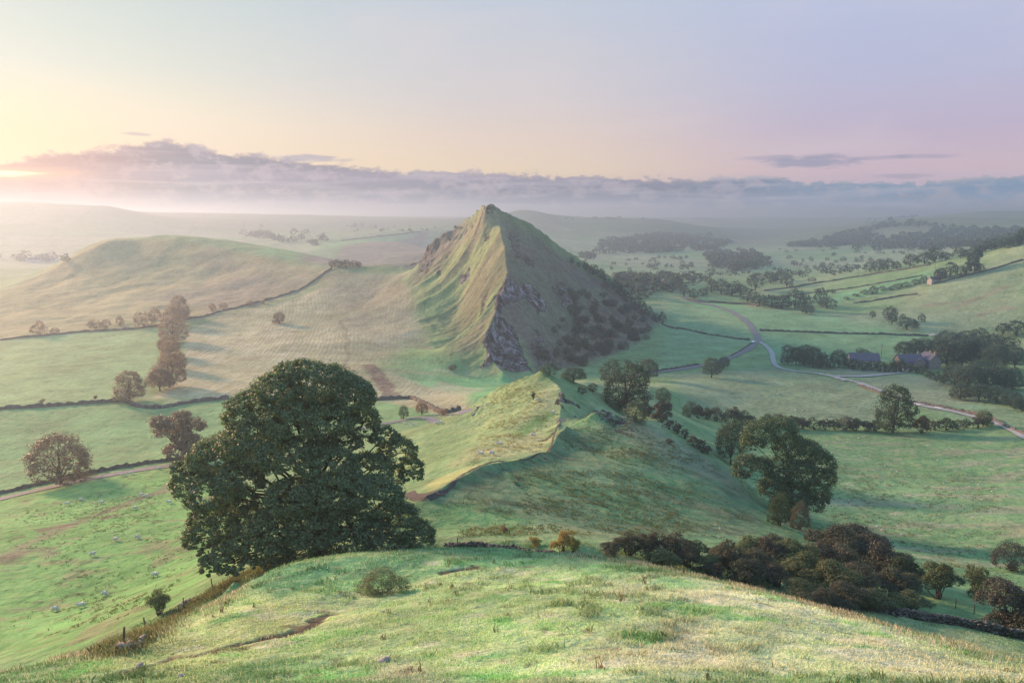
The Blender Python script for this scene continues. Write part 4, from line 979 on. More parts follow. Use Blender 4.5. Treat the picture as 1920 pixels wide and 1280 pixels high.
plant('thorn', 1885, 1178, 82, 110, 'purple', 'large reddish brown thorn bush at the right edge of the gully wall', lod='a', k=.95)
plant('thorn', 1935, 1190, 70, 90, 'umber', 'brown thorn bush cut by the right edge of the photo', lod='a')
plant('thorn', 1700, 1120, 50, 60, 'umber', 'brown thorn bush filling the gap beside the gully wall', lod='a')
# near bushes
def autumn_bush():
    r = plant('thorn', 1056, 1034, 50, 48, 'gold', 'orange and yellow autumn bush standing on the gully edge beyond the crest', lod='a', var=1, cat='bush')
    r.children[0].color = (.34, .25, .11, 1)
    r = plant('thorn', 1075, 1036, 36, 34, 'gold', 'pale yellow-green lower bush touching the orange autumn bush', lod='a', var=2, cat='bush'); r.children[0].color = (.26, .23, .08, 1)
autumn_bush()
plant('thorn', 1003, 1022, 18, 30, 'gold', 'low clump of orange bracken by the tumbled wall', lod='a', name='bracken_clump', cat='bracken')
plant('thorn', 945, 1000, 20, 18, 'brown', 'small dead thorn on the slope above the tumbled wall', lod='a')
plant('thorn', 300, 1152, 54, 50, 'olive', 'small leafy bush growing on the left pasture fence', lod='a', name='elder_bush', k=1.3)
plant('shrub', 715, 1112, 46, 96, 'olive', 'low dark patch of nettles on the near grass beside the worn track', lod='a', name='nettle_patch', cat='nettles', k=1.1)
# farm trees
far = [(1476, 683, 36, 28), (1492, 683, 32, 24), (1508, 685, 38, 32), (1524, 688, 38, 36), (1541, 687, 26, 26), (1572, 688, 32, 32), (1556, 690, 18, 24), (1590, 689, 16, 26), (1620, 668, 14, 28)]
for i, (x, y, h, w) in enumerate(far):
    plant('round' if i % 2 else 'broad', x, y, h, w, 'blue', f'{ordinal(i + 1)} tree from the left in the row by the low barn', 'trees by the low barn', lod='a' if h > 30 else 'b', k=.9)
lh = [(1600, 692, 18, 24), (1616, 694, 17, 24), (1634, 694, 17, 24), (1650, 695, 18, 22), (1666, 696, 18, 22), (1680, 697, 20, 22), (1688, 698, 24, 20), (1706, 697, 14, 22), (1722, 700, 15, 22), (1738, 706, 15, 22), (1754, 712, 15, 22), (1770, 718, 16, 24)]
for i, (x, y, h, w) in enumerate(lh):
    plant('shrub', x, y, h, w, 'dark', f'{ordinal(i + 1)} bush from the left in the garden hedge of the farm', 'bushes of the farm garden hedge', lod='b', k=.9)
mass = [(1695, 668, 24, 30), (1714, 664, 24, 28), (1733, 664, 26, 32), (1752, 662, 24, 30), (1775, 660, 34, 40), (1808, 662, 34, 36), (1835, 655, 32, 36), (1860, 668, 34, 36), (1885, 680, 38, 40), (1902, 690, 32, 30), (1775, 688, 42, 42), (1803, 690, 46, 46), (1836, 690, 44, 44), (1865, 698, 42, 40), (1790, 722, 34, 38), (1815, 732, 40, 44), (1842, 728, 44, 46), (1870, 735, 42, 44), (1898, 730, 32, 36), (1800, 748, 24, 34), (1835, 752, 26, 36), (1868, 756, 26, 36), (1895, 762, 24, 32), (1915, 770, 22, 28)]
for i, (x, y, h, w) in enumerate(sorted(mass)):
    plant('broad' if i % 2 else 'round', x, y, h * 1.12, w * 1.15, 'blue', f'{ordinal(i + 1)} tree from the left in the big grove around the stone farm', 'trees of the grove around the farm', lod='a', k=.95)
mid = [(1668, 601, 26, 26), (1672, 608, 20, 20), (1636, 596, 13, 12), (1692, 601, 12, 12), (1700, 618, 22, 36), (1728, 603, 14, 14), (1716, 616, 12, 16), (1880, 628, 20, 24), (1905, 630, 26, 34), (1561, 550, 8, 12)]
for i, (x, y, h, w) in enumerate(sorted(mid)):
    plant('round', x, y, h, w, 'blue', f'{ordinal(i + 1)} tree from the left scattered on the open right hillside foot', 'scattered trees on the right hillside foot', lod='b', k=.95)
band = [(1282, 556, 22, 20), (1300, 560, 18, 18), (1318, 556, 16, 18), (1334, 548, 24, 26), (1352, 552, 28, 32), (1372, 554, 26, 30), (1388, 556, 22, 26), (1416, 545, 32, 32), (1402, 566, 24, 30), (1424, 572, 22, 32), (1446, 576, 22, 32), (1466, 578, 24, 32), (1490, 578, 34, 36), (1508, 580, 26, 28), (1538, 572, 30, 28), (1550, 578, 20, 30), (1512, 588, 16, 28), (1445, 532, 22, 26), (1464, 528, 20, 26), (1475, 538, 24, 24), (1490, 516, 8, 14)]
for i, (x, y, h, w) in enumerate(sorted(band)):
    plant('broad' if i % 2 else 'round', x, y, h * 1.05, w * 1.1, 'blue', f'{ordinal(i + 1)} tree from the left in the dark band across the valley beyond the lane', 'trees of the band beyond the lane', lod='b', k=.95)
up = [(1630, 510, 18, 24), (1648, 508, 20, 28), (1664, 506, 20, 28), (1680, 505, 14, 18), (1706, 501, 24, 26), (1733, 496, 22, 30), (1752, 492, 26, 34), (1772, 488, 14, 24), (1800, 484, 18, 26), (1815, 482, 14, 22), (1832, 476, 16, 24), (1848, 472, 18, 26), (1866, 468, 18, 28), (1884, 465, 18, 26), (1900, 462, 16, 24), (1914, 458, 24, 14)]
for i, (x, y, h, w) in enumerate(up):
    plant('tall' if x == 1914 else 'round', x, y, h, w, 'blue', f'{ordinal(i + 1)} tree from the left along the top boundary of the right hillside', 'trees along the top of the right hillside', lod='b', k=.95)
hs = [(1762, 528, 24, 22), (1782, 520, 26, 24), (1800, 520, 20, 18), (1812, 516, 22, 16), (1826, 512, 40, 18), (1836, 510, 14, 18)]
for i, (x, y, h, w) in enumerate(hs):
    plant('tall' if x == 1826 else 'round', x, y, h, w, 'blue', f'{ordinal(i + 1)} tree from the left beside the pale cottage on the hillside', 'trees beside the hillside cottage', lod='b', k=.95)
hb = [(1622, 552, 9, 16), (1636, 552, 15, 18), (1655, 545, 8, 18), (1672, 544, 7, 14), (1684, 541, 10, 18), (1700, 538, 9, 18), (1716, 534, 10, 18), (1732, 530, 12, 16), (1605, 556, 6, 14), (1586, 562, 5, 14)]
for i, (x, y, h, w) in enumerate(sorted(hb)):
    plant('shrub', x, y, h, w, 'blue', f'{ordinal(i + 1)} bush from the left in the slanting hedge up to the pale cottage', 'bushes of the slanting hillside hedge', lod='b', k=.95)
# valley beyond: scattered trees and hedgerow trees
rv = random.Random(21); vt = []
rows = [((1140, 545), (1280, 545)), ((1145, 520), (1330, 528)), ((1330, 520), (1400, 512)), ((1200, 505), (1420, 500)), ((1240, 533), (1330, 540)), ((1480, 500), (1620, 505)), ((1500, 492), (1590, 490)), ((1430, 520), (1600, 512)), ((1160, 490), (1300, 486)), ((1560, 480), (1720, 476)), ((1600, 490), (1700, 492))]
for (x0, y0), (x1, y1) in rows:
    n = int(abs(x1 - x0) / 13)
    for i in range(n):
        if rv.random() < .78:
            t = (i + rv.random() * .8) / n; y = y0 + (y1 - y0) * t + rv.uniform(-3, 3)
            vt.append((x0 + (x1 - x0) * t, y, rv.uniform(.7, 1.3) * (6 + max(0, (y - 480)) * .16)))
for i in range(46):
    y = rv.uniform(470, 545); x = rv.uniform(1110 + max(0, y - 500) * 1.6, 1640 - (y - 470) * 1.5)
    vt.append((x, y, rv.uniform(.6, 1.2) * (5 + (y - 470) * .14)))
vt = [t for t in vt if not (1280 < t[0] < 1540 and t[1] > 530)]
vt.sort()
for i, (x, y, h) in enumerate(vt):
    plant('round' if i % 2 else 'broad', x, y, h, h * rv.uniform(1.0, 1.7), 'blue', f'{ordinal(i + 1)} hazy tree from the left scattered over the far valley floor', 'hazy trees over the far valley floor', lod='c', k=.9)
lf = []
for i in range(40):
    x_ = rv.uniform(455, 610); lf.append((x_, rv.uniform(440, 446 + (x_ - 455) * .13), rv.uniform(7, 13)))
for i in range(22): lf.append((rv.uniform(650, 870), rv.uniform(424, 436), rv.uniform(3, 6)))
for x, h in ((490, 6), (665, 9), (678, 9), (652, 5)): lf.append((x, 426, h))
for i in range(16): lf.append((rv.uniform(-10, 130), rv.uniform(484, 492), rv.uniform(8, 16)))
lf.sort()
for i, (x, y, h) in enumerate(lf):
    plant('round' if i % 2 else 'broad', x, y, h, h * rv.uniform(1., 1.8), 'blue', f'{ordinal(i + 1)} hazy tree from the left in the far country beyond the rounded hill', 'hazy trees beyond the rounded hill', lod='c', k=.9)
for i, (x, h) in enumerate(((1062, 5), (1073, 4), (1116, 7), (1138, 6), (1145, 6), (1152, 5), (1162, 7), (1205, 5))):
    plant('round', x, 412, h, h * 1.6, 'blue', f'{ordinal(i + 1)} tiny tree from the left on the skyline of the green hill', 'tiny skyline trees on the green hill', lod='c')

# ------------------------------------------------------------------ far woods that read as one mass
def woodland(name, pls, n, size, label, seed):
    rs = np.random.default_rng(seed); v0 = []; cnt = 0
    tv, tf, _, _ = make_proto('wc', 'round', 5)
    tv = tv.reshape(-1, 4, 3)
    tv = tv[rs.choice(len(tv), 90, replace=False)]; cen = tv.mean(1, keepdims=True); tv = (cen + (tv - cen) * 1.9)
    out = []
    for pl, k in pls:
        pw = poly(*pl); x0, y0 = pw.min(0); x1, y1 = pw.max(0); got = 0
        for _ in range(60):
            x = rs.uniform(x0, x1, 400); y = rs.uniform(y0, y1, 400)
            m = (sdf(pw, x + 60 * fbm(x, y, 180, 2), y) > 0) & (fbm(x, y, 150, 3) > -.14)
            for a, b in zip(x[m], y[m]):
                if got >= k: break
                s = size * rs.uniform(.6, 1.25); an = rs.uniform(0, 6.28); c_, s_ = math.cos(an), math.sin(an)
                q = tv.reshape(-1, 3) * np.array([s * 1.25, s * 1.25, s]); q = np.stack([q[:, 0] * c_ - q[:, 1] * s_, q[:, 0] * s_ + q[:, 1] * c_, q[:, 2]], 1)
                out.append(q + np.array([a, b, float(height(a, b)) - s * .15])); got += 1
            if got >= k: break
    v = np.concatenate(out); o = mesh_obj(name, v, np.arange(len(v)).reshape(-1, 4), LEAF); o.color = (.055, .088, .07, 1)
    tag(o, label, 'woodland', kind='stuff')
woodland('woodland', [(((1560, 452), (1640, 425), (1720, 418), (1860, 432), (1919, 432), (1919, 462), (1800, 468), (1700, 470), (1600, 470)), 520),
    (((1480, 462), (1560, 444), (1620, 430), (1640, 445), (1560, 470)), 160),
    (((1020, 462), (1120, 452), (1180, 450), (1240, 440), (1330, 440), (1370, 456), (1360, 470), (1250, 474), (1100, 478)), 420),
    (((1620, 416), (1700, 408), (1760, 408), (1740, 416), (1660, 424)), 60),
    (((1320, 480), (1420, 476), (1430, 500), (1380, 510), (1330, 505)), 110),
    (((1155, 528), (1300, 526), (1300, 538), (1160, 540)), 60)], 0, 15, 'far dark woods covering the hazy slopes', 4)
# ------------------------------------------------------------------ lanes, tracks, paths
def smooth_px(p, n=6):
    w = [hit(*q)[:2] if len(q) == 2 else np.array(P(*q)[:2]) for q in p]; out = []
    for i in range(len(w) - 1):
        p0 = w[max(i - 1, 0)]; p1 = w[i]; p2 = w[i + 1]; p3 = w[min(i + 2, len(w) - 1)]
        L = np.hypot(*(p2 - p1)); k = max(2, int(L / max(1.2, n)))
        for j in range(k):
            t = j / k; out.append(.5 * ((2 * p1) + (-p0 + p2) * t + (2 * p0 - 5 * p1 + 4 * p2 - p3) * t * t + (-p0 + 3 * p1 - 3 * p2 + p3) * t ** 3))
    out.append(w[-1]); return np.array(out)
def ribbon(name, p, w, mat, up, n=4., wob=0.):
    c = smooth_px(p, n); t = np.gradient(c, axis=0); t /= np.linalg.norm(t, axis=1, keepdims=True) + 1e-9; nn = np.stack([-t[:, 1], t[:, 0]], 1)
    ww = w * (1 + wob * fbm(c[:, 0], c[:, 1], 4, 2) * 2); cols = [-1, -.5, 0, .5, 1]; V_ = []
    for s in cols:
        q = c + nn * (ww * s / 2)[:, None]; V_.append(np.column_stack([q, height(q[:, 0], q[:, 1]) + up]))
    m = len(c); V_ = np.stack(V_, 1).reshape(-1, 3)
    f = [(i * 5 + j, i * 5 + j + 1, (i + 1) * 5 + j + 1, (i + 1) * 5 + j) for i in range(m - 1) for j in range(4)]
    # level the cross section a little so that the surface sheds no ground through it
    o = mesh_obj(name, V_, f, mat, smooth=True); tag(o, kind='structure'); return o
ribbon('road', [(-60, 950), (0, 936), (80, 917), (160, 899), (250, 883), (330, 872), (430, 852), (560, 826), (680, 803), (740, 791), (800, 783), (870, 772), (900, 762)], 4.2, TARMAC, .16)
ribbon('road', [(1150, 712), (1200, 703), (1240, 698), (1290, 691), (1330, 683), (1366, 672), (1390, 661), (1408, 651), (1420, 640), (1419, 630), (1408, 612), (1395, 600), (1378, 588), (1350, 577), (1320, 570), (1290, 562), (1280, 556)], 5.2, TARMAC, .35)
ribbon('road', [(1421, 640), (1435, 648), (1446, 660), (1449, 673), (1453, 684), (1465, 691), (1490, 696), (1520, 699), (1552, 704), (1585, 712), (1615, 719), (1645, 731), (1680, 744), (1715, 757), (1750, 765), (1800, 775), (1850, 788), (1890, 803), (1925, 822), (1960, 840)], 3.3, TRACKM, .35)
ribbon('track', [(1556, 706), (1600, 706), (1650, 703), (1690, 699), (1700, 690)], 4., TRACKM, .4)
ribbon('path', [(770, 932), (795, 935), (825, 925), (850, 905), (875, 886), (905, 872)], 1.1, SOIL, .07, 1.2, .9)
ribbon('path', [(905, 872), (935, 864), (975, 860), (1005, 853), (1030, 842), (1036, 826), (1042, 806), (1052, 796)], .55, SOIL, .07, 1.2, .9)
ribbon('path', [(760, 925), (775, 930), (800, 928), (820, 928)], 3., SOIL, .09, 1.2, .5)
# ------------------------------------------------------------------ dry stone walls
def wall(p, h, w, label, mat=None, n=1.5, gap=0., base=.1, group=None):
    c = smooth_px(p, n); L = np.concatenate([[0], np.cumsum(np.hypot(*np.diff(c, axis=0).T))])
    st = max(.35, n * .6); m = max(3, int(L[-1] / st)); s = np.linspace(0, L[-1], m)
    x = np.interp(s, L, c[:, 0]); y = np.interp(s, L, c[:, 1]); c = np.stack([x, y], 1)
    t = np.gradient(c, axis=0); t /= np.linalg.norm(t, axis=1, keepdims=True) + 1e-9; nn = np.stack([-t[:, 1], t[:, 0]], 1)
    rs = np.random.default_rng(int(abs(p[0][0] * 7 + p[0][1])))
    z = height(x, y); V_ = []
    hh = h * (1 + .22 * rs.normal(size=m).clip(-1.5, 1.5)) * (np.where(fbm(x, y, 9, 2) > -.5 + gap, 1, .35))
    prof = [(-.55, -.4), (-.5, .35), (-.36, .8), (-.2, 1.), (.2, 1.), (.36, .8), (.5, .35), (.55, -.4)]
    for a, b in prof:
        j = rs.normal(size=m) * .09 * w; q = c + nn * (a * w + j)[:, None]
        V_.append(np.column_stack([q, z + np.where(b > 0, b * hh * (1 + .06 * rs.normal(size=m)), -.4)]))
    K = len(prof); V_ = np.stack(V_, 1).reshape(-1, 3)
    f = [(i * K + j, i * K + j + 1, (i + 1) * K + j + 1, (i + 1) * K + j) for i in range(m - 1) for j in range(K - 1)]
    f += [tuple(range(K)), tuple(reversed(range((m - 1) * K, m * K)))]
    o = mesh_obj('dry_stone_wall', V_, f, mat or DARKSTONE); tag(o, label, 'wall', group, 'thing'); return o
wall([(-60, 938), (0, 926), (60, 912), (115, 900), (180, 886), (250, 874), (330, 862), (380, 853)], 1.2, .7, 'long dark stone wall along the lane in the left pasture')
wall([(-60, 772), (0, 767), (80, 763), (160, 757), (235, 752)], 1.5, 1.0, 'straight stone wall below the upper left green field', n=2.5)
wall([(235, 752), (260, 763), (300, 765), (360, 755), (430, 748)], 1.6, 1.6, 'curving overgrown wall round the bottom of the mown meadow', n=2.5)
wall([(680, 747), (720, 750), (770, 748), (800, 760), (835, 775), (862, 768)], 1.6, 1.6, 'overgrown boundary wall between meadow and lane right of the sycamore', n=2.5)
wall([(345, 600), (400, 589), (450, 576), (500, 563), (550, 548), (585, 530), (605, 515), (622, 504)], 1.5, 1.1, 'stone wall climbing round the rounded hill to the saddle', n=4)
wall([(0, 638), (60, 631), (150, 623), (250, 617), (300, 612)], 1.3, 1., 'stone wall between upper left field and rounded hill', n=4)
wall([(1288, 562), (1320, 567), (1350, 568), (1400, 571), (1420, 574)], 1.6, 1.2, 'short dark wall running right from the far bend of the road', n=4)
wall([(1424, 620), (1480, 622), (1540, 624), (1600, 626), (1680, 628), (1740, 630)], 1.3, 1.1, 'long straight wall crossing the green field right of the road fork', n=4)
wall([(1240, 608), (1280, 617), (1320, 626), (1360, 632), (1405, 638)], 1.2, 1.0, 'thin wall slanting down to the left of the road fork', n=4)
wall([(1432, 545), (1520, 533), (1600, 520), (1680, 508), (1745, 497)], 1.5, 1.2, 'wall along the upper edge of the slanting green strip on the hillside', n=6)
wall([(1600, 568), (1650, 562), (1690, 555), (1720, 552)], 1.2, 1.1, 'short wall line across the middle of the right hillside', n=5)
wall([(1752, 532), (1800, 520), (1850, 508), (1890, 496), (1919, 488)], 1.5, 1.2, 'wall climbing the right hillside from the pale cottage', n=5)
wall([(1430, 562), (1500, 553), (1600, 540), (1680, 526), (1730, 516)], 1.1, 1.0, 'wall along the lower edge of the slanting green strip on the hillside', n=6)
wall([(1610, 722), (1650, 737), (1700, 752), (1740, 760), (1800, 771), (1850, 783), (1900, 806), (1925, 818)], 1.1, .9, 'dark wall along the upper side of the right valley lane', n=3)
wall([(1370, 668), (1395, 654), (1412, 643)], 1.1, .9, 'short dark wall beside the lane left of the road fork', n=3)
wall([(1170, 707), (1220, 698), (1270, 690), (1310, 684)], 1.1, .9, 'low wall beside the lane beyond the spur', n=3)
wall([(640, 452), (680, 447), (720, 442), (790, 435)], 1.6, 1.6, 'field wall on the far slope behind the saddle', n=10)
# tumbled near walls made of loose stones
def rubble_wall(p, n, size, label, spread=.5, high=.8, seed=1, mat=None):
    c = smooth_px(p, .6); rs = np.random.default_rng(seed); bx = np.array([(a, b, d) for a in (-1, 1) for b in (-1, 1) for d in (-1, 1)], float)
    fx = np.array([(0, 1, 3, 2), (4, 6, 7, 5), (0, 4, 5, 1), (2, 3, 7, 6), (0, 2, 6, 4), (1, 5, 7, 3)])
    vs, fs = [], []
    for i in range(n):
        k = rs.uniform(0, len(c) - 1.001); j = int(k); q = c[j] + (c[j + 1] - c[j]) * (k - j)
        lay = rs.random(); hloc = high * (.45 + .55 * (fbm(np.array([q[0]]), np.array([q[1]]), 3, 2)[0] + .5))
        q = q + rs.normal(size=2) * spread * (1 - lay * .6); s = size * rs.uniform(.6, 1.3)
        M = np.linalg.qr(rs.normal(size=(3, 3)) * .5 + np.eye(3))[0]
        b = bx * np.array([s, s * .7, s * .45]) * (1 + .22 * rs.normal(size=(8, 3))).clip(.5, 1.5)
        vs.append(b @ M.T + np.array([q[0], q[1], float(height(q[0], q[1])) + lay * hloc])); fs.append(fx + 8 * i)
    o = mesh_obj('dry_stone_wall', np.concatenate(vs), np.concatenate(fs), mat or STONE); tag(o, label, 'wall', None, 'thing')
rubble_wall([(838, 1018, 91), (870, 1018, 91), (900, 1018, 91), (930, 1018, 90), (960, 1020, 90), (990, 1022, 88), (1020, 1026, 87), (1040, 1030, 86)], 420, .17, 'tumbled stone wall with pale copings just beyond the knoll crest', .3, .6, 3, DARKSTONE)
rubble_wall([(1560, 1128), (1600, 1138), (1640, 1145), (1680, 1152), (1720, 1160), (1760, 1166), (1800, 1172), (1860, 1186), (1930, 1200)], 1500, .17, 'grey stone wall running through the thorn scrub to the right edge', .26, 1.15, 4, DARKSTONE)
rubble_wall([(222, 1222), (250, 1205), (270, 1190)], 46, .2, 'few fallen wall stones at the low end of the fence', .5, .4, 5)
rubble_wall([(340, 1140), (350, 1132), (360, 1126)], 26, .2, 'small heap of fallen stones beside the leaning fence post', .4, .5, 6)
# ------------------------------------------------------------------ fences
def fence(pp, label, hgt, wires=3):
    def hit(*q):
        if len(q) == 2: return globals()['hit'](*q)
        a = P(*q); return np.array([a[0], a[1], float(height(a[0], a[1]))])
    root = empty('wire_fence', tuple(hit(*pp[0]))); tag(root, label, 'fence'); r0 = np.array(root.location); tops = []
    for pq in pp:
        q = hit(*pq) - r0; l = np.random.default_rng(int(pq[0])).normal(size=2) * .1
        v, f = tube_mesh([([q + (0, 0, -.4), q + (l[0] * .4, l[1] * .4, hgt * .45), q + (l[0], l[1], hgt * .97), q + (l[0], l[1], hgt)], [.065, .06, .055, .045])], 7)
        mesh_obj('post', v, f, WOOD, root); tops.append((q, l))
    for k in range(wires):
        z = hgt * (.3 + .3 * k); pth = [q + np.array([l[0] * z / hgt, l[1] * z / hgt, z]) for q, l in tops]
        v, f = tube_mesh([(pth, [.008] * len(pth))], 4); mesh_obj('wire', v, f, WIRE, root)
fence([(232, 1216), (274, 1185), (345, 1141), (399, 1104), (438, 1080), (470, 1064)], 'wire fence on leaning wooden posts along the left edge of the knoll', 1.35)
fence([(858, 1022, 90), (915, 1022, 89), (985, 1026, 87)], 'thin post fence behind the tumbled wall beyond the crest', 1.3)
fence([(1792, 1140), (1826, 1150), (1862, 1158), (1905, 1168)], 'post and wire fence in the gully among the right thorn bushes', 1.2)
# ------------------------------------------------------------------ loose rocks
def rock(px, py, s, label, group, seed, mat=STONE):
    import bmesh
    rs = np.random.default_rng(seed); bm = bmesh.new(); bmesh.ops.create_icosphere(bm, subdivisions=2, radius=1)
    for v in bm.verts:
        k = 1 + .35 * (vnoise(np.array([v.co.x * 1.7 + seed]), np.array([v.co.y * 1.7 + v.co.z * 2]))[0] - .5) + rs.normal() * .05
        v.co = Vector((v.co.x * k * s, v.co.y * k * s * .75, v.co.z * k * s * .5))
    me = bpy.data.meshes.new('limestone_rock'); bm.to_mesh(me); bm.free(); me.materials.append(mat)
    o = bpy.data.objects.new('limestone_rock', me); COL.objects.link(o); q = hit(px, py); o.location = (q[0], q[1], q[2] + s * .12); o.rotation_euler = (0, 0, rs.uniform(0, 6))
    tag(o, label, 'rock', group)
PALE = simple_mat('pale_limestone', (.36, .35, .35), var=.2, scale=1.2, bump=.6)
rk = [(1571, 822), (1610, 821), (1550, 834), (1581, 873), (1618, 868), (1647, 869), (1660, 874), (1672, 880), (1682, 884), (1640, 897), (1705, 893), (1645, 987), (1655, 994), (1690, 1002), (1758, 863), (1770, 906), (1805, 878), (1824, 902), (1836, 908), (1818, 912), (1860, 921), (1341, 984), (1350, 990), (1338, 990)]
for i, (x, y) in enumerate(sorted(rk)): rock(x, y, random.uniform(.28, .5) * (.45 if x < 1360 else 1), f'{ordinal(i + 1)} pale rock from the left lying in the right slopes and field', 'pale rocks in the right field', i, PALE)
rk2 = [(1418, 711), (1422, 714), (1458, 739), (1462, 742), (1492, 768), (1505, 770), (1612, 765), (1782, 745), (1655, 692), (1630, 690)]
for i, (x, y) in enumerate(sorted(rk2)): rock(x, y, random.uniform(.45, .7), f'{ordinal(i + 1)} pale rock from the left in the fields below the farm lane', 'pale rocks below the farm lane', 40 + i, PALE)
for i, (x, y, s, l) in enumerate(((722, 1240, .32, 'grey stone showing in the dry grass at the bottom middle'), (718, 1147, .14, 'tiny pale stone on the near grass above the track'), (566, 1241, .12, 'small pale stone near the bottom of the grassy slope'), (338, 1268, .22, 'flat grey stone beside the muddy track at the bottom'), (262, 1248, .25, 'stone in the muddy hollow at the bottom left'))):
    rock(x, y, s, l, None, 70 + i)
# ------------------------------------------------------------------ standing water on the lane
WATER = simple_mat('wet_glint', (.55, .56, .58), rough=.06, var=.05, spec=.9, obj_space=False)  # pale base colour stands in for sky reflected in the water
for (x0, y0, x1, y1, w, l) in ((1565, 709, 1574, 711, 2.6, 'leftmost pale puddle on the lane below the barn'), (1576, 712, 1583, 714, 2.4, 'second pale puddle on the lane below the barn'), (1608, 720, 1617, 723, 2.6, 'pale puddle on the lane left of the tall hedge tree'), (1712, 757, 1728, 760, 3.4, 'bright puddle on the lane just right of the tall hedge tree'), (1750, 764, 1766, 767, 2.6, 'long puddle on the lane above the rusty tree'), (1742, 628, 1756, 628, 4., 'pale pool glinting in the field above the farm grove')):
    o = ribbon('puddle', [(x0, y0), ((x0 + x1) / 2, (y0 + y1) / 2), (x1, y1)], w, WATER, .5, 1.5, .5); o['kind'] = 'thing'; tag(o, l, 'puddle', 'puddles on the lane')
# ------------------------------------------------------------------ buildings
SLATE = simple_mat('slate', (.10, .10, .15), rough=.6, var=.25, scale=1.5)
HWALL = simple_mat('house_stone', (.22, .2, .2), var=.3, scale=2.)
WHITE = simple_mat('white_render', (.5, .5, .49), var=.05)
GLASS = simple_mat('window_glass', (.03, .035, .04), rough=.1, spec=.8)
def box(x0, y0, z0, x1, y1, z1):
    return [(x0, y0, z0), (x1, y0, z0), (x1, y1, z0), (x0, y1, z0), (x0, y0, z1), (x1, y0, z1), (x1, y1, z1), (x0, y1, z1)], [(0, 3, 2, 1), (4, 5, 6, 7), (0, 1, 5, 4), (1, 2, 6, 5), (2, 3, 7, 6), (3, 0, 4, 7)]
def house(px, py, L, W, H, rz, label, wallm=HWALL, chimneys=(), win=(), door=None, name='farmhouse', rise=.45, cat='house', at=None):
    q = hit(px, py) if at is None else at
    root = empty(name, (q[0], q[1], q[2] - .3), rz); tag(root, label, cat)
    l, w = L / 2, W / 2; rh = W * rise
    v = [(-l, -w, -1), (l, -w, -1), (l, w, -1), (-l, w, -1), (-l, -w, H), (l, -w, H), (l, w, H), (-l, w, H), (-l, 0, H + rh), (l, 0, H + rh)]
    f = [(0, 1, 5, 4), (2, 3, 7, 6), (1, 2, 6, 9, 5), (3, 0, 4, 8, 7)]
    mesh_obj('wall', v, f, wallm, root)
    e = .35; k = rh / w; t = .14; z0 = H - e * k + .03; zt = H + rh + .03
    vv = []
    for dz in (0, t):
        vv += [(-l - e, -w - e, z0 + dz), (l + e, -w - e, z0 + dz), (l + e, 0, zt + dz), (-l - e, 0, zt + dz), (-l - e, w + e, z0 + dz), (l + e, w + e, z0 + dz)]
    ff = [(6, 7, 8, 9), (9, 8, 11, 10), (0, 3, 2, 1), (3, 4, 5, 2), (0, 1, 7, 6), (5, 4, 10, 11), (1, 2, 8, 7), (2, 5, 11, 8), (0, 6, 9, 3), (3, 9, 10, 4)]
    rf = mesh_obj('roof', vv, ff, SLATE, root)
    for cx in chimneys:
        v, f = box(cx - .45, -.4, H + rh * .6, cx + .45, .4, H + rh + 1.5); mesh_obj('chimney', v, f, wallm, rf)
    for wx, wz, side in win:
        y = -w - .03 if side == 'f' else 0
        if side == 'f': v, f = box(wx - .55, y - .02, wz, wx + .55, y + .1, wz + 1.3); v2, f2 = box(wx - .42, y - .05, wz + .12, wx + .42, y + .05, wz + 1.18)
        else:
            xx = l + .03 if side == 'r' else -l - .03; v, f = box(xx - .05, wx - .55, wz, xx + .05, wx + .55, wz + 1.3); v2, f2 = box(xx - .08, wx - .42, wz + .12, xx + .08, wx + .42, wz + 1.18)
        wn = mesh_obj('window', v, f, WHITE, root); mesh_obj('pane', v2, f2, GLASS, wn)
    if door is not None:
        v, f = box(door - .5, -w - .06, 0, door + .5, -w + .1, 2.1); mesh_obj('door', v, f, WOOD, root)
    return root
house(1702, 689, 15, 8, 4.6, R_(8), 'long stone farm range with blue slate roof among the grove', HWALL, (6.,), [(-4, 2.6, 'f'), (0, 2.6, 'f'), (3, .9, 'f')], -1.5, rise=.5)
house(1742, 689, 11, 7.5, 5.6, R_(96), 'gable-ended stone farmhouse with chimney at the right of the farm', HWALL, (-4.6, 0), [(-1.6, 3.4, 'l'), (1.6, 3.4, 'l'), (-1.6, .9, 'l'), (1.6, .9, 'l')], None, rise=.5)
house(1723, 692, 7, 6, 4.2, R_(60), 'small middle farm wing with pale roof between range and farmhouse', HWALL, (), [(0, 1.2, 'f')], None, name='farm_wing')
house(1618, 685, 17, 9, 4.0, R_(-8), 'low barn with blue slate roof and white gable behind the garden hedge', WHITE, (), [(3, 1.2, 'f')], -2., name='barn', cat='barn')
house(1748, 531, 8, 5.5, 4.2, R_(20), 'pale-fronted cottage high on the right hillside', PALE, (-4, 4), [(-2, 3.2, 'f'), (2, 3.2, 'f')], 0, name='cottage')
house(1763, 522, 9, 6, 4.6, R_(-10), 'second hillside house half hidden behind trees', HWALL, (3,), [(0, 2., 'f')], None, name='cottage')
house(66, 492, 20, 9, 5.5, R_(10), 'pale farmhouse in the glare left beyond the rounded hill', WHITE, (6,), [(-4, 3, 'f'), (2, 3, 'f')], 0)
house(97, 491, 18, 8, 4.0, R_(-5), 'long pale barn beside the pale far farmhouse', WHITE, (), [(0, 1.5, 'f')], 3, name='barn', cat='barn')
house(660, 427, 16, 9, 5, R_(15), 'tiny white farm building on the far plateau', WHITE, (), [(0, 2, 'f')], None, name='barn', cat='barn')
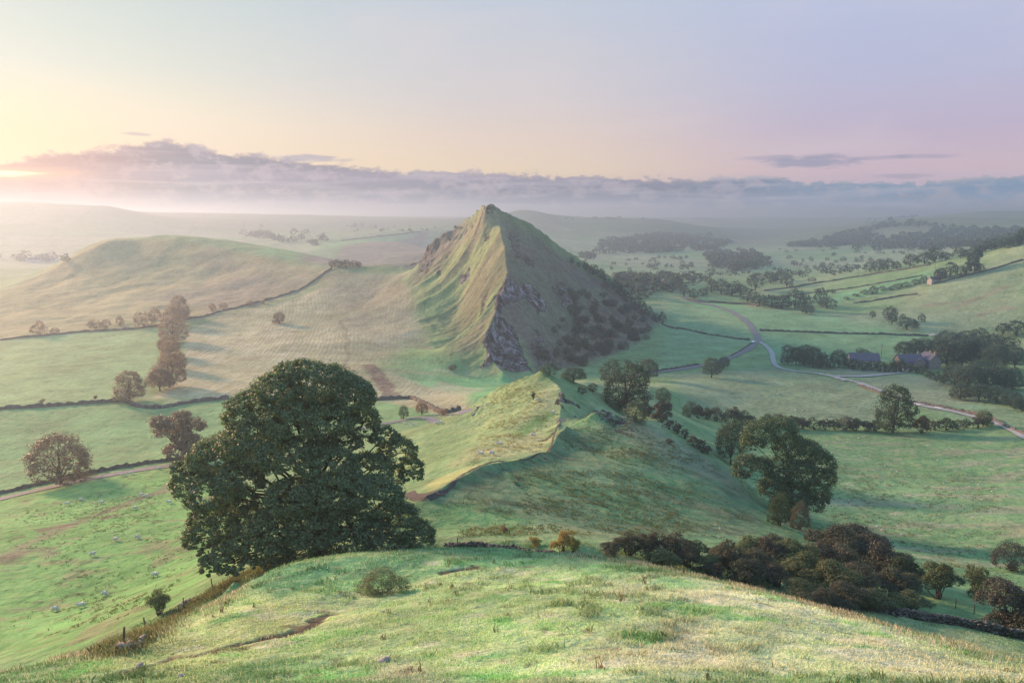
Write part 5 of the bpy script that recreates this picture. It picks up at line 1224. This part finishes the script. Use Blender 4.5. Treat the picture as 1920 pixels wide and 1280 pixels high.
def pole(px, py, h, label, arm=True):
    q = hit(px, py); root = empty('utility_pole', tuple(q)); tag(root, label, 'utility pole')
    v, f = tube_mesh([([(0, 0, -.5), (0, 0, h * .5), (0, 0, h)], [.16, .14, .11])], 7); mesh_obj('post', v, f, WOOD, root)
    v, f = box(-1.1, -.07, h - .9, 1.1, .07, h - .72); mesh_obj('crossarm', v, f, WOOD, root)
pole(1652, 671, 9, 'slim wooden pole in the field above the low barn')
pole(1753, 506, 9, 'slim pole beside the pale hillside cottage')
pole(1608, 520, 9, 'slim hazy pole beyond the hillside tree band')
# ------------------------------------------------------------------ car at the road fork
def car(px, py, rz):
    q = hit(px, py); root = empty('parked_car', (q[0], q[1], q[2] + .3), rz); tag(root, 'small white car parked beside the road fork', 'car')
    CW = simple_mat('white_paint', (.85, .85, .85), rough=.3, var=.02, spec=.5); RB = simple_mat('tyre_rubber', (.02, .02, .02))
    pr = [(-2.1, .35), (-2.1, .8), (-1.95, .95), (-1.1, 1.0), (-.6, 1.42), (.8, 1.45), (1.5, 1.0), (2.05, .9), (2.1, .4)]
    v = [(x, s * (.85 if z < 1.1 else .68), z) for s in (-1, 1) for x, z in pr]; n = len(pr)
    f = [tuple(range(n)), tuple(reversed(range(n, 2 * n)))] + [(i, i + n, (i + 1) % n + n, (i + 1) % n) for i in range(n)]
    mesh_obj('body', v, f, CW, root)
    for s in (-1, 1):
        w_, f_ = [(-1.0, s * .84, 1.0), (-.58, s * .71, 1.36), (.75, s * .71, 1.38), (1.3, s * .84, 1.0)], [(0, 1, 2, 3)]
        v2 = w_ + [(a, b + s * .03, c) for a, b, c in w_]; mesh_obj('side_window', v2, [(0, 1, 2, 3), (7, 6, 5, 4), (0, 4, 5, 1), (1, 5, 6, 2), (2, 6, 7, 3), (3, 7, 4, 0)], GLASS, root)
        for x in (-1.3, 1.3):
            v3, f3 = tube_mesh([([(x, s * .72, .33), (x, s * .9, .33)], [.33, .33])], 16); mesh_obj('wheel', v3, f3, RB, root)
        v4, f4 = box(2.06, s * .6 - .15, .62, 2.13, s * .6 + .15, .78); mesh_obj('headlight', v4, f4, GLASS, root)
car(1413, 643, R_(40))
# ------------------------------------------------------------------ sheep
FLEECE = simple_mat('fleece', (.6, .58, .53), var=.12, scale=9., bump=.6)
HOOF = simple_mat('hoof', (.08, .07, .06))
def skin_body(name, pts_, edges, rad, sub=1, mat=None):
    me = bpy.data.meshes.new(name); me.from_pydata(pts_, edges, []); o = bpy.data.objects.new(name, me); COL.objects.link(o)
    sk_ = o.modifiers.new('s', 'SKIN'); sk_.use_smooth_shade = True; sv = me.skin_vertices[0].data
    for i, r in enumerate(rad): sv[i].radius = (r, r) if not isinstance(r, tuple) else r
    sv[0].use_root = True
    s = o.modifiers.new('u', 'SUBSURF'); s.levels = sub; s.render_levels = sub
    dg = bpy.context.evaluated_depsgraph_get(); m2 = bpy.data.meshes.new_from_object(o.evaluated_get(dg)); bpy.data.objects.remove(o)
    m2.name = name; m2.materials.clear(); m2.materials.append(mat); return m2
def sheep_mesh(graze):
    hd = (.62, 0, .30) if graze else (.74, 0, .86); nk = (.52, 0, .52) if graze else (.58, 0, .76); mz = (.72, 0, .12) if graze else (.90, 0, .80)
    p = [(0, 0, .58), (-.36, 0, .60), (-.5, 0, .52), (.34, 0, .60), nk, hd, mz,
         (-.38, .13, .38), (-.44, .13, .20), (-.40, .13, .0), (-.38, -.13, .38), (-.44, -.13, .20), (-.40, -.13, .0),
         (.30, .12, .36), (.31, .12, .18), (.30, .12, .0), (.30, -.12, .36), (.31, -.12, .18), (.30, -.12, .0), (-.60, 0, .40)]
    e = [(0, 1), (1, 2), (0, 3), (3, 4), (4, 5), (5, 6), (1, 7), (7, 8), (8, 9), (1, 10), (10, 11), (11, 12), (3, 13), (13, 14), (14, 15), (3, 16), (16, 17), (17, 18), (2, 19)]
    r = [.29, .28, .16, .25, .13, .085, .05, .09, .045, .04, .09, .045, .04, .08, .045, .04, .08, .045, .04, .04]
    return skin_body('body', p, e, r, 2, FLEECE)
SHEEP = [sheep_mesh(True), sheep_mesh(False)]
def ears(graze):
    c = np.array((.6, 0, .36) if graze else (.70, 0, .92)); v, f = tube_mesh([([c, c + (0, s * .09, .0), c + (-.01, s * .17, -.02)], [.03, .035, .01]) for s in (-1, 1)], 5)
    me = bpy.data.meshes.new('ears'); me.from_pydata([tuple(a) for a in v.tolist()], [], f); me.materials.append(FLEECE); return me
EARS = [ears(True), ears(False)]
def sheep(px, py, rz, label, group, k=0, s=1.12):
    q = hit(px, py); root = empty('sheep', (q[0], q[1], q[2] + .02), rz, (s, s, s)); tag(root, label, 'sheep', group)
    for n_, me in (('body', SHEEP[k]), ('ears', EARS[k])):
        o = bpy.data.objects.new(n_, me); COL.objects.link(o); o.parent = root
SH = [(104, 1146, 'hugging the bottom of the left pasture, leftmost of the lowest pair'), (153, 1139, 'right one of the lowest pair in the left pasture'), (197, 1117, 'lying alone just above the lowest pair'),
      (291, 1081, 'nearest the bushes below the sycamore in the left pasture'), (174, 1042, 'alone in the middle of the left pasture'), (217, 1014, 'left one of a pair in mid pasture'), (258, 1010, 'right one of a pair in mid pasture'),
      (127, 947, 'leftmost below the lane in the upper pasture'), (153, 939, 'second from left below the lane'), (191, 944, 'greyish one in the rough grass below the lane'), (253, 955, 'below the brown strip of rough grass'), (265, 930, 'left one beside the small brown tussock'), (276, 932, 'right one beside the small brown tussock'), (318, 944, 'half beside the left edge of the sycamore'),
      (232, 892, 'walking on the lane, left one'), (246, 889, 'walking on the lane, middle one'), (299, 880, 'on the lane nearest the sycamore')]
for i, (x, y, l) in enumerate(SH): sheep(x, y, random.uniform(-.5, .5) + (math.pi if i % 2 else 0), 'white sheep ' + l, 'sheep in the left pasture', i % 3 == 1 and 1 or 0)
SP_ = [(1007, 753, 'highest on the spur, beside the thorn bush'), (1036, 776, 'below the upper crag of the spur'), (999, 819, 'on the golden grass in the middle of the spur'), (936, 836, 'right one of the lower three on the spur'), (922, 853, 'middle one of the lower three on the spur'), (902, 854, 'left one of the lower three on the spur'), (760, 797, 'by the lane verge right of the sycamore'), (775, 798, 'second by the lane verge right of the sycamore'), (818, 796, 'on the low mound left of the spur'), (826, 795, 'right one on the low mound left of the spur')]
for i, (x, y, l) in enumerate(SP_): sheep(x, y, random.uniform(-.6, .6) + (math.pi if i % 2 else 0), 'white sheep ' + l, 'sheep on the spur', i % 2)
# ------------------------------------------------------------------ walker on the summit
def walker(px, py):
    q = hit(px, py); root = empty('person', (q[0], q[1], q[2] + .02), R_(160)); tag(root, 'tiny walker standing upright on the summit of the peaked hill', 'person')
    SKIN = simple_mat('skin', (.45, .28, .2)); COAT = simple_mat('dark_jacket', (.04, .045, .06)); TR = simple_mat('dark_trousers', (.05, .045, .04)); HR = simple_mat('dark_hair', (.03, .02, .015))
    p = [(0, 0, .95), (0, 0, 1.2), (0, 0, 1.42), (0, 0, 1.52), (0, .01, 1.62), (0, .01, 1.72), (.1, 0, .9), (.11, .02, .5), (.12, -.02, .06), (.12, .14, .03), (-.1, 0, .9), (-.12, .03, .5), (-.13, -.02, .06), (-.13, .14, .03),
         (.2, 0, 1.4), (.25, .0, 1.12), (.24, .08, .87), (.24, .11, .78), (-.2, 0, 1.4), (-.25, .0, 1.12), (-.24, .08, .87), (-.24, .11, .78)]
    e = [(0, 1), (1, 2), (2, 3), (3, 4), (4, 5), (0, 6), (6, 7), (7, 8), (8, 9), (0, 10), (10, 11), (11, 12), (12, 13), (2, 14), (14, 15), (15, 16), (16, 17), (2, 18), (18, 19), (19, 20), (20, 21)]
    r = [.14, .12, .15, .05, .09, .08, .09, .06, .045, .04, .09, .06, .045, .04, .06, .045, .035, .03, .06, .045, .035, .03]
    def part(name, me):
        o = bpy.data.objects.new(name, me); COL.objects.link(o); o.parent = root
    part('body', skin_body('body', p, e, r, 2, SKIN))
    idx = [0, 1, 2, 14, 15, 16, 18, 19, 20]; mp_ = {a: i for i, a in enumerate(idx)}
    part('jacket', skin_body('jacket', [p[i] for i in idx], [(mp_[a], mp_[b]) for a, b in e if a in mp_ and b in mp_], [r[i] + .03 for i in idx], 2, COAT))
    idx = [0, 6, 7, 8, 10, 11, 12]; mp_ = {a: i for i, a in enumerate(idx)}
    part('trousers', skin_body('trousers', [p[i] for i in idx], [(mp_[a], mp_[b]) for a, b in e if a in mp_ and b in mp_], [r[i] + .02 for i in idx], 2, TR))
    part('hair', skin_body('hair', [(0, -.02, 1.68), (0, -.01, 1.74)], [(0, 1)], [.1, .07], 2, HR))
walker(926, 392)
# ------------------------------------------------------------------ meadow grass on the near bank
def tint_at(x, y):
    t = np.degrees(np.arctan2(x, y)); r = np.hypot(x, y)
    i = np.rint(np.interp(t, TH, np.arange(len(TH)))).astype(int); j = np.rint(np.interp(r, RR, np.arange(len(RR)))).astype(int)
    return T3[i, j, :3]
def blades(x, y, z, h, w, lean, col, rs):
    n = len(x); a = rs.uniform(0, 2 * math.pi, n); dx, dy = np.cos(a) * w / 2, np.sin(a) * w / 2
    b = rs.uniform(0, 2 * math.pi, n); lx, ly = np.cos(b) * lean * h, np.sin(b) * lean * h
    v = np.stack([np.stack([x - dx, y - dy, z - .03], 1), np.stack([x + dx, y + dy, z - .03], 1), np.stack([x + dx * .6 + lx * .35, y + dy * .6 + ly * .35, z + h * .6], 1), np.stack([x + lx, y + ly, z + h], 1), np.stack([x - dx * .6 + lx * .35, y - dy * .6 + ly * .35, z + h * .6], 1)], 1)
    c = np.repeat(col[:, None, :], 5, 1)
    return v.reshape(-1, 3), c.reshape(-1, 3)
def grass_material():
    m = bpy.data.materials.new('grass_blades'); m.use_nodes = True; n = NT(m.node_tree); n.n.clear()
    at = n.new('ShaderNodeAttribute', attribute_name='tint')
    d = n.new('ShaderNodeBsdfDiffuse'); t = n.new('ShaderNodeBsdfTranslucent'); n.l.new(at.outputs['Color'], d.inputs[0]); n.l.new(at.outputs['Color'], t.inputs[0])
    mx = n.new('ShaderNodeMixShader'); mx.inputs[0].default_value = .35; n.l.new(d.outputs[0], mx.inputs[1]); n.l.new(t.outputs[0], mx.inputs[2])
    o = n.new('ShaderNodeOutputMaterial'); n.l.new(mx.outputs[0], o.inputs[0]); return m
GRM = grass_material()
def grass():
    rs = np.random.default_rng(77); VV, CC = [], []
    n = 380000
    # sample evenly in bearing and with distance weighting so that near turf is not bare
    th = rs.uniform(R_(-37), R_(37), n); r = 21 + (92 - 21) * rs.random(n) ** 1.25
    x, y = r * np.sin(th), r * np.cos(th)
    cl = fbm(x, y, 1.1, 3); kp = rs.random(n) < sstep(cl, -.22, .2) * .93 + .07; x, y, r, cl = x[kp], y[kp], r[kp], cl[kp]
    # no blades on trodden soil
    dt = dline(TRACK, x, y); k2 = (dt > .75); x, y, r, cl = x[k2], y[k2], r[k2], cl[k2]
    z = height(x, y); col = tint_at(x, y).astype(float)
    straw = sstep(col[:, 0] - col[:, 1], -.04, .05)
    isl = rs.random(len(x)) < straw * .75 + .05
    tus = sstep(fbm(x + 7, y * 1.3, 1.7, 2), .08, .2) * sstep(fbm(x, y, 9, 2), -.25, .1)
    h = .05 + .08 * rs.random(len(x)) + .34 * tus * rs.random(len(x)); h = np.where(isl, h + .12 + .28 * rs.random(len(x)) * (straw + .2), h)
    w = (.018 + .00045 * r) * np.where(isl, .75, 1.5)
    c = col * 1.1 * (1 - .38 * tus[:, None]) * (1.0 + .6 * rs.random((len(x), 1))); c = np.where(isl[:, None], c * .4 + np.array([.50, .48, .34]) * (.6 + .6 * rs.random((len(x), 1))), c)
    v, cc = blades(x, y, z, h, w, np.where(isl, .35, .8), c, rs); VV.append(v); CC.append(cc)
    # fringe of pale bents along the crest
    crest = poly((0, 1262), (200, 1220), (400, 1132), (500, 1080), (620, 1052), (800, 1038), (960, 1036), (1080, 1042), (1200, 1056), (1400, 1102), (1600, 1157), (1800, 1211), (1919, 1240))
    seg = np.cumsum(np.r_[0, np.hypot(*np.diff(crest, axis=0).T)]); m = 60000; s = rs.uniform(0, seg[-1], m)
    x = np.interp(s, seg, crest[:, 0]) + rs.normal(size=m) * 1.4; y = np.interp(s, seg, crest[:, 1]) + rs.normal(size=m) * 1.8 + .5
    px_ = x / np.maximum(y, 1); kp = rs.random(m) < sstep(fbm(x, y, 2.5, 2), -.25, .3) * (sstep(px_, .03, .16) + sstep(px_, -.33, -.42)).clip(0.03, 1) * .8; x, y = x[kp], y[kp]; m = len(x)
    z = height(x, y); c = np.array([.54, .52, .40]) * (.65 + .7 * rs.random((m, 1))); g = rs.random(m) < .3; c[g] = np.array([.14, .21, .08])
    v, cc = blades(x, y, z, .12 + .3 * rs.random(m), np.full(m, .028), np.full(m, .4), c, rs); VV.append(v); CC.append(cc)
    # tall seed heads standing over the dry patches
    m = 9000; th = rs.uniform(R_(-6), R_(36), m); r = 25 + 42 * rs.random(m); x, y = r * np.sin(th), r * np.cos(th); cc_ = tint_at(x, y)
    kp = (rs.random(m) < sstep(cc_[:, 0] - cc_[:, 1], -.06, .04)) & (fbm(x, y, 4, 2) > -.1); x, y = x[kp], y[kp]; m = len(x)
    v, cc = blades(x, y, height(x, y), .35 + .4 * rs.random(m), np.full(m, .035), np.full(m, .3), np.array([.50, .42, .27]) * (.6 + .7 * rs.random((m, 1))), rs); VV.append(v); CC.append(cc)
    # rank growth along the fence
    seg = np.cumsum(np.r_[0, np.hypot(*np.diff(FENCE_B, axis=0).T)]); m = 32000; s = rs.uniform(0, seg[-1], m)
    x = np.interp(s, seg, FENCE_B[:, 0]) + rs.normal(size=m) * .9; y = np.interp(s, seg, FENCE_B[:, 1]) + rs.normal(size=m) * .9
    z = height(x, y); c = np.where(rs.random((m, 1)) < .6, np.array([.25, .25, .13]), np.array([.13, .2, .08])) * (.5 + .9 * rs.random((m, 1)))
    v, cc = blades(x, y, z, (.2 + .5 * rs.random(m)) * (.7 + fbm(x, y, 2., 2) * 1.6).clip(.15), np.full(m, .045), np.full(m, .5), c, rs); VV.append(v); CC.append(cc)
    # docks, thistles and dead stalks
    st = rs.random((150, 2)); X_, Y_ = [], []
    th = R_(-32) + R_(66) * st[:, 0]; r = 26 + 42 * st[:, 1]; x0, y0 = r * np.sin(th), r * np.cos(th); kp = rs.random(150) < sstep(fbm(x0, y0, 8, 2), -.1, .25) + .08
    x0, y0 = x0[kp], y0[kp]; j = np.repeat(np.arange(len(x0)), 14); x = x0[j] + rs.normal(size=len(j)) * .09; y = y0[j] + rs.normal(size=len(j)) * .09
    hh = (.35 + .35 * rs.random(len(x0)))[j] * rs.uniform(.3, 1, len(j)); c = np.where(rs.random((len(x0), 1)) < .5, np.array([.14, .08, .05]), np.array([.12, .13, .06]))[j] * (.7 + .6 * rs.random((len(j), 1)))
    v, cc = blades(x, y, height(x, y), hh, np.full(len(j), .035), np.full(len(j), .35), c, rs); VV.append(v); CC.append(cc)
    V_ = np.concatenate(VV); C_ = np.concatenate(CC); k = len(V_) // 5
    o = mesh_obj('grass', V_, np.arange(k * 5).reshape(-1, 5), GRM); add_attr(o.data, 'tint', np.column_stack([C_, np.ones(len(C_))]))
    tag(o, 'long green and straw-coloured grass over the near bank', 'grass', kind='stuff')
grass()
def tussocks():
    """rough grass on the spur, the gully side and the right field"""
    rs = np.random.default_rng(78); VV, CC = [], []
    for pl, n, hh, c1, c2 in ((SPL, 3000, .35, (.30, .31, .12), (.42, .37, .18)), (SPR, 3600, .32, (.12, .19, .08), (.18, .21, .11)),
                              (poly((830, 1012), (1150, 1020), (1200, 1005), (1000, 985), (850, 990)), 260, .35, (.28, .30, .15), (.14, .24, .10)),
                              (poly((1340, 870), (1500, 860), (1900, 880), (1919, 1080), (1700, 1095), (1450, 1000)), 2400, .35, (.28, .27, .17), (.15, .22, .10)),
                              (poly((0, 1220), (0, 960), (330, 890), (400, 1060), (250, 1180)), 2000, .28, (.19, .22, .09), (.11, .2, .06))):
        x0, y0 = pl.min(0); x1, y1 = pl.max(0); x = rs.uniform(x0, x1, n * 4); y = rs.uniform(y0, y1, n * 4)
        k = (rs.random(n * 4) < sstep(sdf(pl, x, y), 0, 9 if n > 900 else 3)) & (rs.random(n * 4) < sstep(fbm(x, y, 9, 3), -.2, .2)); x, y = x[k][:n], y[k][:n]
        j = np.repeat(np.arange(len(x)), 7); xx = x[j] + rs.normal(size=len(j)) * .22; yy = y[j] + rs.normal(size=len(j)) * .22
        t = rs.random(len(x))[j][:, None]; c = (np.array(c1) * t + np.array(c2) * (1 - t)) * (.6 + .6 * rs.random((len(j), 1)))
        v, cc = blades(xx, yy, height(xx, yy), hh * (.5 + .7 * rs.random(len(j))), np.full(len(j), .1), np.full(len(j), 1.1), c, rs); VV.append(v); CC.append(cc)
    V_ = np.concatenate(VV); C_ = np.concatenate(CC); k = len(V_) // 5
    o = mesh_obj('grass_tussocks', V_, np.arange(k * 5).reshape(-1, 5), GRM); add_attr(o.data, 'tint', np.column_stack([C_, np.ones(len(C_))]))
    tag(o, 'scattered rough tussocks on the spur and the pastures', 'tussocks', kind='stuff')
tussocks()
# ------------------------------------------------------------------ air
HAZE_TOP = max(float(HZ[RG < 8000].max()) + 6, 128.)
def make_haze():
    zb = float(HZ.min()) - 1.0; s = 14300.
    v = [(x, y, z) for z in (zb, HAZE_TOP) for x, y in ((-s, -s), (s, -s), (s, s), (-s, s))]
    f = [(3, 2, 1, 0), (4, 5, 6, 7), (0, 1, 5, 4), (1, 2, 6, 5), (2, 3, 7, 6), (3, 0, 4, 7)]
    m = bpy.data.materials.new('morning_haze'); m.use_nodes = True
    n = NT(m.node_tree); n.n.clear()
    p = n.new('ShaderNodeVolumePrincipled')
    p.inputs['Color'].default_value = HAZE_COL + (1,); p.inputs['Density'].default_value = HAZE_D; p.inputs['Anisotropy'].default_value = HAZE_G
    o = n.new('ShaderNodeOutputMaterial'); n.l.new(p.outputs[0], o.inputs['Volume'])
    h = mesh_obj('haze', v, f, m); tag(h, kind='stuff')
HAZE_COL = (.33, .445, .60); HAZE_D = .00036; HAZE_G = .56
make_haze()
print('TOPH', HAZE_TOP)
